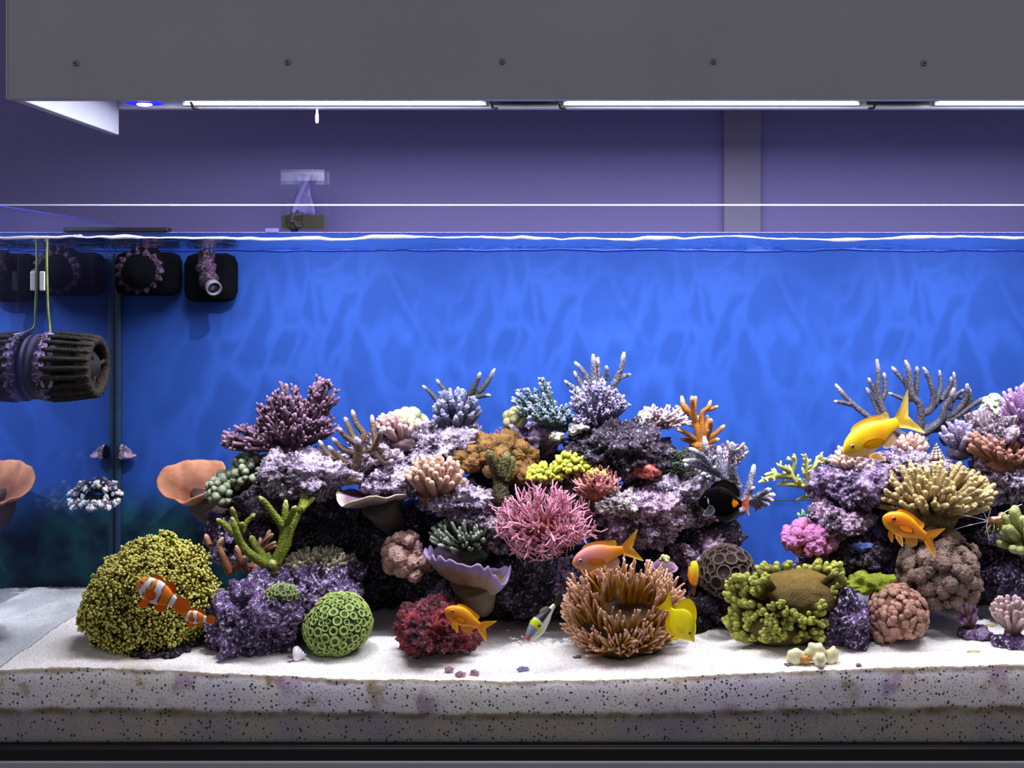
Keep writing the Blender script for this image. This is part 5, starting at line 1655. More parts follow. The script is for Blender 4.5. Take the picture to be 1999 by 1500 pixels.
def fish(name, label, cat, head, tail, y, prof, colf, fins, width=0.13, dyh=0.0, skin='fish_skin', up=1, bend=0.0, eye=(0.12, 0.06, 0.045), eyecol=None, roll=0.0, hcol=None, group=None):
    """head/tail: pixel of the snout and of the tail root; prof: (s, top, bottom, width share)"""
    H, Tl = W(head[0], head[1], y + dyh), W(tail[0], tail[1], y - dyh * 0.3)
    L = np.linalg.norm(Tl - H)
    X = (Tl - H) / L
    Zv = np.array([0, 0, 1.0]) - X * X[2]
    Zv = nrm(Zv) * up
    Yv = np.cross(Zv, X)
    cr, sr = math.cos(roll), math.sin(roll)
    Zv, Yv = Zv * cr + Yv * sr, Yv * cr - Zv * sr
    C0 = (H + Tl) / 2
    th = thing(name, label, cat, C0, group)
    def loc(s, w, h):
        s, w, h = np.broadcast_arrays(np.asarray(s, float), w, h)
        w2 = w + bend * (s - 0.35) ** 2
        return H + L * (s[..., None] * X + w2[..., None] * Yv + h[..., None] * Zv)
    ns, nc = 46, 24
    s = 0.5 - 0.5 * np.cos(np.linspace(0, math.pi, ns))
    s = s * 0.6 + np.linspace(0, 1, ns) * 0.4
    top, bot, wd = interp(prof, s, 1), interp(prof, s, 2), interp(prof, s, 3) * width
    a = np.arange(nc) * 2 * math.pi / nc
    hm, hh = (top + bot) / 2, np.maximum((top - bot) / 2, 0.004)
    ss = np.repeat(s, nc)
    ca, sa = np.tile(np.cos(a), ns), np.tile(np.sin(a), ns)
    h = np.repeat(hm, nc) + np.repeat(hh, nc) * np.sign(sa) * np.abs(sa) ** 0.9
    w = np.repeat(np.maximum(wd, 0.004), nc) * np.sign(ca) * np.abs(ca) ** 0.85
    V = loc(ss, w, h)
    col = np.array([colf(x, hv, 0) for x, hv in zip(ss, sa)])
    i = np.arange(ns - 1)[:, None] * nc
    j = np.arange(nc)[None]
    Q = np.stack([i + j, i + nc + j, i + nc + (j + 1) % nc, i + (j + 1) % nc], -1).reshape(-1, 4)
    V = np.vstack([V, loc(s[0] - 0.003, 0.0, hm[0])[None], loc(s[-1] + 0.004, 0.0, hm[-1])[None]])
    T = [(ns * nc, k, (k + 1) % nc) for k in range(nc)] + [(ns * nc + 1, (ns - 1) * nc + (k + 1) % nc, (ns - 1) * nc + k) for k in range(nc)]
    col = np.vstack([col, col[:1], col[-1:]])
    MB().add(V, Q, T, col=col).build('body', M[skin], th)
    def wat(x):
        return float(np.interp(x, s, wd))
    for f in fins:
        # f: (name, outline [(s,h)...] from root along the edge, colour near root, colour at edge, side, splay)
        nm, outl, c_in, c_out = f[:4]
        side = f[4] if len(f) > 4 else 0
        splay = f[5] if len(f) > 5 else 0.0
        for sd in ((0,) if side == 0 else (-1, 1)):
            P = np.array(outl, float)
            m = 40
            P = spline(np.vstack([np.c_[P, np.zeros(len(P))], np.r_[P[0], 0][None]]), m + 1)[:-1, :2] if len(P) > 4 else np.array(outl, float)
            m = len(P)
            root = np.array(f[6]) if len(f) > 6 else np.array(outl[0])
            rings = [0.0, 0.35, 0.7, 1.0]
            Vt, cl = [], []
            dist = np.linalg.norm(P - root, axis=1)
            dm = dist.max()
            cen = P.mean(0)
            tk = 0.006
            for sg in (1, -1):
                for t in rings[1:]:
                    q = cen + (P - cen) * t
                    d = np.linalg.norm(q - root, axis=1)
                    if sd:
                        w0 = wat(root[0]) * 0.92
                        ww = sd * (w0 + splay * d) + sg * tk * (1 - t)
                    else:
                        ww = sg * tk * (1 - 0.85 * t) + 0 * d
                    Vt.append(loc(q[:, 0], ww, q[:, 1]))
                    k = np.clip(d / dm, 0, 1)[:, None]
                    cl.append(np.array(c_in) * (1 - k) + np.array(c_out) * k)
                d = np.linalg.norm(cen - root)
                ww = sd * (wat(root[0]) * 0.92 + splay * d) + sg * tk if sd else sg * tk
                Vt.append(loc(cen[0], ww, cen[1])[None])
                k = min(1, d / dm)
                cl.append((np.array(c_in) * (1 - k) + np.array(c_out) * k)[None])
            Vt = np.concatenate(Vt)
            cl = np.concatenate(cl)
            nn = 3 * m + 1
            Q, Tt = [], []
            for q0, fl in ((0, False), (nn, True)):
                for t in range(2):
                    for k in range(m):
                        k2 = (k + 1) % m
                        e = (q0 + t * m + k, q0 + t * m + k2, q0 + (t + 1) * m + k2, q0 + (t + 1) * m + k)
                        Q.append(e[::-1] if fl else e)
                for k in range(m):
                    e = (q0 + 3 * m, q0 + (k + 1) % m, q0 + k)
                    Tt.append(e[::-1] if fl else e)
            for k in range(m):
                k2 = (k + 1) % m
                Q.append((2 * m + k2, 2 * m + k, nn + 2 * m + k, nn + 2 * m + k2))
            MB().add(Vt, Q, Tt, col=np.clip(cl, 0, 0.999)).build(nm, M['fin'], th)
    es, eh, er = eye
    em = M['eye'] if eyecol is None else plain('iris', eyecol, 0.2, noise=0.1)
    for sd in (-1, 1):
        p = loc(es, sd * wat(es) * 0.80, eh)
        mb = MB()
        ball(mb, p, L * er, 3)
        eo = mb.build('eye', em, th)
        mb = MB()
        ball(mb, p + Yv * sd * L * er * 0.45, L * er * 0.68, 3)
        mb.build('pupil', M['pupil'], eo, org=tuple(C0))
    return th

def mixc(a, b, k):
    k = min(1, max(0, k))
    return tuple(x * (1 - k) + y * k for x, y in zip(a, b))

YEL, ORG, DEEP = lin('#f2b705'), lin('#f08a10'), lin('#e2620c')
PINK, PALE, LEM = lin('#e08a86'), lin('#f2cdb8'), lin('#f4e02a')
anth = [(0, 0.01, -0.02, 0.05), (0.05, 0.085, -0.085, 0.4), (0.15, 0.165, -0.15, 0.8), (0.35, 0.235, -0.205, 1.0), (0.58, 0.215, -0.19, 0.85), (0.8, 0.13, -0.115, 0.5), (1.0, 0.07, -0.07, 0.22)]
def anth_fins(c1, c2, c3, big=1.0):
    return [('tail_fin', [(0.95, 0.0), (0.97, 0.07), (1.12, 0.17), (1.36, 0.36 * big), (1.22, 0.10), (1.17, 0.0), (1.22, -0.10), (1.36, -0.36 * big), (1.12, -0.17), (0.97, -0.07)], c1, c2, 0, 0, (0.97, 0)),
            ('dorsal_fin', [(0.22, 0.17), (0.26, 0.255), (0.4, 0.29), (0.6, 0.275), (0.78, 0.23), (0.90, 0.20), (0.86, 0.09), (0.6, 0.19), (0.4, 0.21)], c1, c2, 0, 0, (0.55, 0.1)),
            ('anal_fin', [(0.60, -0.17), (0.66, -0.27), (0.78, -0.28), (0.90, -0.22), (0.86, -0.09), (0.72, -0.14)], c1, c3, 0, 0, (0.72, -0.08)),
            ('pelvic_fin', [(0.30, -0.19), (0.34, -0.27), (0.50, -0.36), (0.48, -0.26), (0.42, -0.19)], c1, c3, 1, 0.25, (0.32, -0.18)),
            ('pectoral_fin', [(0.27, -0.02), (0.34, 0.04), (0.50, 0.02), (0.54, -0.06), (0.44, -0.10), (0.32, -0.08)], c1, c1, 1, 0.7, (0.27, -0.03))]
fish('anthias', 'big yellow fish with forked tail before the grey staghorn', 'fish', (1646, 884), (1752, 824), 0.12, anth,
     lambda s, h, k: mixc(mixc(mixc(YEL, LEM, 0.35), DEEP, 0.55 * math.exp(-((s - 0.66) / 0.16) ** 2 - ((h + 0.25) / 0.5) ** 2)), PALE, 0.55 if (h < -0.35 and s < 0.55) else 0.0),
     anth_fins(lin('#f2c21a'), lin('#f4e48c'), lin('#f0d0c0')), width=0.115, dyh=-0.02, eye=(0.135, 0.045, 0.034), eyecol='#b07880')
fish('anthias', 'orange yellow fish in front of the tan table coral', 'fish', (1723, 1010), (1806, 1047), 0.10, anth,
     lambda s, h, k: mixc(mixc(ORG, YEL, 0.75 if abs(h) > 0.62 else 0.0), DEEP, 0.4 * math.exp(-((h - 0.05) / 0.25) ** 2) if s > 0.2 else 0.1),
     anth_fins(lin('#f09a10'), lin('#f4c040'), lin('#f4d060'), 0.8), width=0.12, dyh=-0.015, eye=(0.17, 0.05, 0.05), eyecol='#c0584a')
fish('anthias', 'orange fish hovering over the red rock', 'fish', (868, 1190), (936, 1222), 0.035, anth,
     lambda s, h, k: mixc(mixc(ORG, YEL, 0.7 if h > 0.35 else 0.15), DEEP, 0.35 if -0.5 < h < 0.1 and s > 0.25 else 0.0),
     anth_fins(lin('#f0a010'), lin('#f0c830'), lin('#f0d030'), 0.75), width=0.12, dyh=-0.012, eye=(0.17, 0.05, 0.045), eyecol='#d08a60')
fish('anthias', 'pink and orange fish above the anemone', 'fish', (1117, 1101), (1216, 1074), 0.07, anth,
     lambda s, h, k: mixc(mixc(PINK, ORG, min(1, max(0, (s - 0.35) * 2.0))), YEL, 0.6 if h < -0.4 or s < 0.05 else 0.0),
     anth_fins(lin('#eea040'), lin('#e8c840'), lin('#e8c8c0'), 0.85), width=0.12, dyh=-0.015, eye=(0.14, 0.04, 0.04), eyecol='#c08a90')

# yellow tang nosing down to the sand
tangp = [(0, 0.01, -0.03, 0.1), (0.08, 0.08, -0.075, 0.5), (0.22, 0.30, -0.22, 0.9), (0.45, 0.44, -0.38, 1.0), (0.7, 0.38, -0.34, 0.75), (0.9, 0.13, -0.12, 0.35), (1.0, 0.07, -0.07, 0.22)]
TY, TY2 = (0.93, 0.80, 0.004), (0.85, 0.66, 0.003)
fish('yellow_tang', 'lemon yellow tang nosing down towards the sand', 'fish', (1356, 1253), (1308, 1190), 0.045, tangp,
     lambda s, h, k: mixc(TY, TY2, 0.5 if h < 0 else 0),
     [('dorsal_fin', [(0.26, 0.28), (0.34, 0.48), (0.52, 0.66), (0.76, 0.68), (0.92, 0.46), (0.93, 0.12), (0.7, 0.30), (0.45, 0.37)], TY, TY, 0, 0, (0.6, 0.2)),
      ('anal_fin', [(0.42, -0.30), (0.52, -0.44), (0.72, -0.48), (0.90, -0.34), (0.93, -0.10), (0.7, -0.26)], TY, TY2, 0, 0, (0.65, -0.15)),
      ('tail_fin', [(0.95, 0.0), (0.97, 0.06), (1.12, 0.18), (1.30, 0.30), (1.24, 0.0), (1.30, -0.30), (1.12, -0.18), (0.97, -0.06)], TY, TY2, 0, 0, (0.97, 0)),
      ('pectoral_fin', [(0.30, -0.02), (0.36, 0.05), (0.5, 0.05), (0.50, -0.06), (0.38, -0.10)], TY, TY, 1, 0.5, (0.30, -0.03)),
      ('pelvic_fin', [(0.30, -0.26), (0.34, -0.36), (0.44, -0.46), (0.44, -0.34), (0.40, -0.30)], TY, TY, 1, 0.2, (0.32, -0.25))],
     width=0.10, dyh=-0.02, eye=(0.20, 0.10, 0.04), eyecol='#5a5020', roll=0.0, up=1)

# clownfish
CO, CW, CB = (0.95, 0.24, 0.006), lin('#f4f2fa'), lin('#140e10')
def clown(s, h, k):
    for c0, hw, tilt in ((0.24, 0.062, 0.045), (0.56, 0.085, -0.03), (0.955, 0.055, 0.0)):
        d = abs(s - c0 - tilt * h)
        if d < hw:
            return CW
        if d < hw + 0.018:
            return CB
    return CO
clp = [(0, 0.03, -0.05, 0.2), (0.06, 0.13, -0.12, 0.6), (0.2, 0.23, -0.21, 0.95), (0.45, 0.29, -0.27, 1.0), (0.7, 0.25, -0.24, 0.8), (0.9, 0.15, -0.15, 0.45), (1.0, 0.12, -0.12, 0.28)]
clf = [('tail_fin', [(0.96, 0.0), (0.98, 0.12), (1.15, 0.19), (1.34, 0.15), (1.40, 0.0), (1.34, -0.15), (1.15, -0.19), (0.98, -0.12)], CO, lin('#f09a30'), 0, 0, (0.97, 0)),
       ('dorsal_fin', [(0.26, 0.25), (0.32, 0.36), (0.45, 0.37), (0.58, 0.33), (0.72, 0.38), (0.88, 0.30), (0.88, 0.14), (0.6, 0.26), (0.4, 0.28)], CO, lin('#d07020'), 0, 0, (0.55, 0.15)),
       ('anal_fin', [(0.62, -0.24), (0.66, -0.36), (0.80, -0.37), (0.90, -0.26), (0.88, -0.14), (0.75, -0.20)], CO, CO, 0, 0, (0.75, -0.12)),
       ('pelvic_fin', [(0.32, -0.24), (0.32, -0.38), (0.42, -0.44), (0.48, -0.34), (0.44, -0.25)], CO, CO, 1, 0.15, (0.36, -0.22)),
       ('pectoral_fin', [(0.33, -0.06), (0.40, 0.05), (0.54, 0.06), (0.60, -0.04), (0.54, -0.14), (0.40, -0.14)], CO, lin('#d86a10'), 1, 0.4, (0.33, -0.06))]
fish('clownfish', 'larger clownfish with white bands before the frogspawn coral', 'fish', (267, 1136), (341, 1176), 0.008, clp, clown, clf, width=0.15, eye=(0.13, 0.08, 0.035), up=1, group='clownfish pair')
fish('clownfish', 'smaller clownfish with white bands right of its mate', 'fish', (357, 1202), (402, 1209), 0.016, clp, clown, clf, width=0.16, eye=(0.13, 0.08, 0.04), group='clownfish pair')

# dark tang with the orange tail spot
BK, BR = lin('#060509'), lin('#241410')
def achilles(s, h, k):
    if ((s - 0.855) / 0.075) ** 2 + ((h - 0.02) / 0.36) ** 2 < 1:
        return lin('#f08c0c')
    if s > 0.955:
        return lin('#0c0c14')
    if abs(s - 0.24) < 0.012 and -0.15 < h < 0.2:
        return lin('#e8e6f4')
    return mixc(BK, BR, 0.5 if h > 0.6 and s > 0.5 else 0)
achp = [(0, 0.02, -0.05, 0.12), (0.06, 0.12, -0.12, 0.5), (0.2, 0.29, -0.24, 0.9), (0.45, 0.37, -0.34, 1.0), (0.7, 0.31, -0.30, 0.75), (0.9, 0.13, -0.13, 0.35), (1.0, 0.07, -0.07, 0.22)]
fish('dark_tang', 'black tang with orange spot before its orange tail', 'fish', (1364, 978), (1448, 984), 0.13, achp, achilles,
     [('dorsal_fin', [(0.24, 0.30), (0.32, 0.42), (0.52, 0.52), (0.76, 0.48), (0.93, 0.30), (0.93, 0.12), (0.7, 0.29), (0.45, 0.35)], lin('#0a080d'), lin('#1c1012'), 0, 0, (0.6, 0.2)),
      ('fin_stripe', [(0.40, 0.372), (0.56, 0.365), (0.74, 0.305), (0.90, 0.15), (0.91, 0.125), (0.74, 0.285), (0.56, 0.35)], lin('#cfcbe0'), lin('#cfcbe0'), 0, 0, (0.6, 0.3)),
      ('anal_fin', [(0.40, -0.32), (0.52, -0.44), (0.74, -0.43), (0.92, -0.28), (0.93, -0.11), (0.7, -0.27)], lin('#0a080d'), lin('#3c3c48'), 0, 0, (0.65, -0.15)),
      ('tail_fin', [(0.97, 0.0), (0.99, 0.05), (1.08, 0.10), (1.18, 0.26), (1.16, 0.0), (1.18, -0.26), (1.08, -0.10), (0.99, -0.05)], lin('#f05808'), lin('#f4b090'), 0, 0, (1.0, 0)),
      ('pectoral_fin', [(0.26, -0.06), (0.20, -0.16), (0.12, -0.30), (0.30, -0.30), (0.40, -0.20), (0.34, -0.08)], lin('#16151d'), lin('#5a586a'), 1, 0.3, (0.28, -0.08))],
     width=0.10, eye=(0.16, 0.10, 0.03), dyh=0.01, skin='dark_skin')

# picasso triggerfish
def trig(s, h, k):
    if s < 0.055:
        return lin('#e07850')
    if h > 0.25 and 0.26 < s < 0.40:
        return lin('#d6e21a')
    if h > 0.35 and s < 0.26:
        return lin('#8f93a8')
    if h > 0.3 and 0.44 < s < 0.86:
        return lin('#12161c')
    if abs(h + 0.15 - (s - 0.1) * 0.9) < 0.07 and s < 0.36:
        return lin('#c8d030')
    return mixc(lin('#c8cdb8'), lin('#e2e6da'), 0.5 - 0.5 * h)
trp = [(0, 0.03, -0.05, 0.25), (0.08, 0.10, -0.11, 0.6), (0.25, 0.19, -0.20, 0.95), (0.42, 0.24, -0.25, 1.0), (0.62, 0.20, -0.20, 0.8), (0.85, 0.09, -0.09, 0.4), (1.0, 0.055, -0.055, 0.22)]
fish('triggerfish', 'pale triggerfish with yellow saddle and black back heading down', 'fish', (1028, 1250), (1082, 1182), 0.05, trp, trig,
     [('tail_fin', [(0.97, 0.0), (0.98, 0.05), (1.12, 0.11), (1.26, 0.12), (1.28, 0.0), (1.26, -0.12), (1.12, -0.11), (0.98, -0.05)], lin('#5a6a38'), lin('#3a4438'), 0, 0, (0.97, 0)),
      ('dorsal_fin', [(0.56, 0.19), (0.62, 0.29), (0.78, 0.22), (0.86, 0.09), (0.7, 0.14)], lin('#b8bcb0'), lin('#c8ccc0'), 0, 0, (0.7, 0.1)),
      ('anal_fin', [(0.56, -0.19), (0.62, -0.28), (0.78, -0.21), (0.86, -0.09), (0.7, -0.14)], lin('#b8bcb0'), lin('#c8ccc0'), 0, 0, (0.7, -0.1))],
     width=0.14, dyh=-0.025, eye=(0.36, 0.13, 0.04), eyecol='#4a4a5c', roll=-0.25)

# small yellow and black fish peeping up beside the honeycomb coral
def peep(s, h, k):
    return mixc(LEM, ORG, (s - 0.1) * 3.2) if s < 0.5 else mixc(ORG, lin('#241c22'), (s - 0.5) * 14)
fish('pygmy_angelfish', 'small yellow orange fish with dark hind body by the honeycomb coral', 'fish', (1357, 1097), (1348, 1156), 0.13,
     [(0, 0.03, -0.03, 0.3), (0.1, 0.13, -0.12, 0.7), (0.3, 0.23, -0.22, 1.0), (0.6, 0.25, -0.27, 0.9), (0.85, 0.16, -0.17, 0.5), (1.0, 0.08, -0.08, 0.25)], peep,
     [('tail_fin', [(0.96, 0.0), (0.98, 0.08), (1.12, 0.18), (1.25, 0.17), (1.27, 0.0), (1.25, -0.17), (1.12, -0.18), (0.98, -0.08)], lin('#2a2228'), lin('#b86a3a'), 0, 0, (0.97, 0)),
      ('dorsal_fin', [(0.35, 0.22), (0.45, 0.34), (0.7, 0.36), (0.9, 0.24), (0.85, 0.14), (0.6, 0.22)], lin('#3a2a26'), lin('#c06030'), 0, 0, (0.6, 0.15)),
      ('anal_fin', [(0.5, -0.24), (0.6, -0.38), (0.8, -0.34), (0.9, -0.20), (0.85, -0.14), (0.65, -0.22)], lin('#2a2226'), lin('#b8603a'), 0, 0, (0.65, -0.15))],
     width=0.12, dyh=-0.02, eye=(0.16, 0.06, 0.04))

# ------------------------------------------------------------------ cleaner shrimp, snail, shells, pebbles
def shrimp():
    y = 0.165
    th = thing('cleaner_shrimp', 'cleaner shrimp with red back and long white feelers', 'shrimp', W(1950, 1030, y))
    pts = [W(1926, 1020, y), W(1935, 1016, y), (W(1950, 1015, y)), W(1964, 1013, y), W(1978, 1012, y), W(1990, 1018, y)]
    P = spline(pts, 22)
    R = S(1, y) * np.interp(np.linspace(0, 1, 22), [0, 0.2, 0.5, 0.8, 1], [2.5, 7, 7.5, 6, 2.5])
    t = np.linspace(0, 1, 22)
    mb = MB()
    tube(mb, P, R, n=14, cap0=True)
    V = mb.V[0]
    ax = np.interp(V[:, 0], P[:, 0], P[:, 2])
    hgt = (V[:, 2] - ax) / S(7, y)
    red, wh, gold = np.array(lin('#c22a3c')), np.array(lin('#f4f0f4')), np.array(lin('#b09048'))
    col = np.where((hgt > 0.45)[:, None], red, gold)
    col = np.where((np.abs(hgt - 0.86) < 0.12)[:, None], wh, col)
    mb.col = [col]
    mb.build('body', M['fish_skin'], th)
    wm = plain('white_feeler', '#f0eef8', 0.4)
    for pl in ([(1928, 1018), (1900, 1024), (1870, 1032), (1846, 1043)], [(1928, 1017), (1905, 1011), (1880, 1006), (1850, 1001)], [(1944, 1014), (1956, 1004), (1975, 993), (1995, 985)],
               [(1928, 1018), (1924, 1008), (1918, 997)], [(1928, 1017), (1931, 1004), (1935, 992)], [(1928, 1018), (1926, 1032), (1931, 1052)]):
        mb = MB()
        tube(mb, spline([W(a, b, y - 0.006) for a, b in pl], 12), taper(12, S(1.1, y), S(0.7, y)), n=5)
        mb.build('feeler', wm, th)
    lm = plain('shrimp_leg', '#c8b070', 0.5)
    for x, x2, sgn in ((1934, 1922, -1), (1936, 1924, 1), (1940, 1938, -1), (1945, 1942, 1), (1955, 1966, -1), (1962, 1974, 1)):
        mb = MB()
        tube(mb, spline([W(x, 1024, y + sgn * 0.003), W((x + x2) / 2 + 2, 1030, y + sgn * 0.008), W(x2, 1040, y + sgn * 0.008)], 8), S(0.9, y), n=5)
        mb.build('leg', lm, th)
    for sd in (-1, 1):
        mb = MB()
        ball(mb, W(1927, 1015, y + sd * 0.004), S(1.8, y), 2)
        mb.build('eye', M['pupil'], th)
    mb = MB()
    for q in (-1, 0, 1):
        p = W(1990, 1018, y)
        ball(mb, p + np.array([0.004, q * 0.003, -0.002]), (0.005, 0.002, 0.0012), 2)
    mb.build('tail_fan', plain('shrimp_tail', '#d0606a', 0.5), th, kind=None)
shrimp()

def snail():
    y = 0.215
    c = W(1828, 896, y)
    th = thing('turban_snail', 'ribbed cream turban snail on the lilac ridge', 'snail', c)
    m = coral('snail_shell', '#7e6a62', '#d8c8c0', 0.25, 0.8, bs=500, bstr=0.4)
    a = np.linspace(0, 5.2 * 2 * math.pi, 150)
    k = np.linspace(1, 0, 150)
    rad = S(11.5, y) * k ** 0.9
    P = c + np.stack([rad * np.cos(a), rad * np.sin(a), S(1, y) * (30 * (1 - k))], 1)
    mb = MB()
    tube(mb, P, S(5.2, y) * (0.25 + 0.75 * k), n=9, cap0=True)
    mb.tip = [0.5 + 0.5 * np.sin(np.arctan2(mb.V[0][:, 1] - c[1], mb.V[0][:, 0] - c[0]) * 9)]
    mb.build('shell', m, th)
    mb = MB()
    ball(mb, c + np.array([0, -0.003, -S(6, y)]), (S(13, y), 0.008, S(3.5, y)), 3, lump=0.2)
    mb.build('foot', plain('snail_foot', '#c8a890', 0.5, noise=0.2), th)
snail()

def onsand(px, py):
    """point on the sand seen at that pixel"""
    y = 0.05
    for _ in range(30):
        x = (px - VX) / PXM * ratio(y)
        z = float(sandz(np.array([x]), np.array([y]))[0])
        y = np.clip(DIST * ((CAMZ - z) * PXM / (py - VY) - 1), 0.004, YB - 0.02)
    return np.array([x, y, z])

def pebble(name, label, cat, px, py, r3, mat, seed, group=None, lump=0.35):
    p = onsand(px, py)
    mb = MB()
    ball(mb, p + np.array([0, 0, S(r3[2], p[1]) * 0.55]), [S(q, p[1]) for q in r3], 4, lump=lump, freq=1.8, seed=seed)
    return tag(mb.build(name, mat, org=tuple(p)), label, cat, group)
mp_ = plain('rosy_pebble', '#a8808c', 0.7, noise=0.3, nscale=200, bump=0.6)
for k, (px, py, w) in enumerate(((877, 1313, 'leftmost'), (899, 1322, 'middle'), (926, 1319, 'rightmost'))):
    pebble('pebble', w + ' of the three rosy pebbles on the sand', 'pebble', px, py, (9 + (k == 1), 8, 7), mp_, 3 + k, 'rosy pebbles')
pebble('rubble_piece', 'lilac coral crumb on the sand right of the rosy pebbles', 'pebble', 1022, 1310, (10, 8, 5), plain('lilac_crumb', '#9488b4', 0.8, noise=0.5, nscale=300, bump=1), 8, lump=0.8)
dk = plain('grey_pebble', '#7c6e70', 0.8, noise=0.4, nscale=200)
for k, (px, py, w) in enumerate(((1127, 1285, 'grey pebble in front of the anemone'), (1284, 1279, 'grey pebble right of the anemone front'), (1236, 1280, 'tiny grey pebble at the anemone edge'), (1676, 1301, 'single brown pebble on the white sand'), (1540, 1300, 'dark pebble left of the yellow clam'), (1917, 1208, 'purple pebble behind the slim coral frag'))):
    pebble('pebble', w, 'pebble', px, py, (7 - (k in (2, 3)) * 2, 6, 3), dk, 20 + k, lump=0.7)
pebble('rubble_piece', 'small pink shell bit under the yellow clam', 'pebble', 1603, 1307, (6, 5, 5), mp_, 31, lump=0.6)
ms_ = plain('yellowed_shard', '#c0b878', 0.7, noise=0.3)
pebble('shell_shard', 'yellowish shell shard in front of the slim coral frag', 'shell', 1900, 1273, (12, 5, 1.6), ms_, 32, lump=0.3)
pebble('shell_shard', 'yellowish shell shard behind the cauliflower frag', 'shell', 1935, 1222, (12, 6, 1.6), ms_, 33, lump=0.3)

def white_shell():
    p = onsand(580, 1288)
    th = thing('sea_shell', 'white whelk shell in front of the violet rock', 'shell', p)
    c = p + np.array([0, 0, 0.006])
    a = np.linspace(0, 3.2 * 2 * math.pi, 90)
    k = np.linspace(1, 0, 90)
    P = c + np.stack([0.004 + 0.016 * (1 - k) * 0.8 - 0.006, 0.0065 * k * np.cos(a), 0.0065 * k * np.sin(a)], 1)
    mb = MB()
    tube(mb, P[::1], 0.0052 * (0.2 + 0.8 * k), n=9, cap0=True)
    mb.build('whorl', plain('white_shell', '#e9e4ee', 0.4, noise=0.08), th)
    mb = MB()
    ball(mb, c + np.array([-0.006, -0.006, -0.0005]), (0.0052, 0.003, 0.0025), 3)
    mb.build('mouth', plain('shell_mouth', '#6a4a44', 0.6), th)
white_shell()

def clam():
    p = onsand(1585, 1298)
    th = thing('clam', 'pale yellow ruffled clam lying on the sand', 'clam', p)
    m = plain('cream_shell', '#efe8b8', 0.45, noise=0.15, nscale=120, bump=0.4, bscale=160)
    y = p[1]
    for k, (px, py, rx, rz, tl) in enumerate(((1553, 1283, 19, 17, 0.15), (1592, 1274, 20, 20, -0.1), (1600, 1288, 13, 13, 0.0), (1624, 1281, 13, 18, -0.35))):
        D, T = ico(4)
        c = W(px, py, y + (0.004 if k != 2 else -0.006))
        a = np.arctan2(D[:, 2], D[:, 0])
        s_ = 1 + 0.09 * np.sin(a * 6 + k) * np.clip(1 - np.abs(D[:, 1]), 0, 1) + 0.12 * fbm(D * 1.6 + k * 4, k, 2)
        V = D * np.array([S(rx, y), S(12, y), S(rz, y)]) * s_[:, None]
        ct, st = math.cos(tl), math.sin(tl)
        V = np.stack([V[:, 0] * ct - V[:, 2] * st, V[:, 1], V[:, 0] * st + V[:, 2] * ct], 1) + c
        MB().add(V, T=T).build('valve', m, th)
    mb = MB()
    ball(mb, W(1572, 1288, y - 0.003), (S(9, y), S(8, y), S(8, y)), 3, lump=0.5, freq=3)
    mb.build('mantle', plain('amber_mantle', '#c89248', 0.6, noise=0.4, nscale=200), th)
clam()

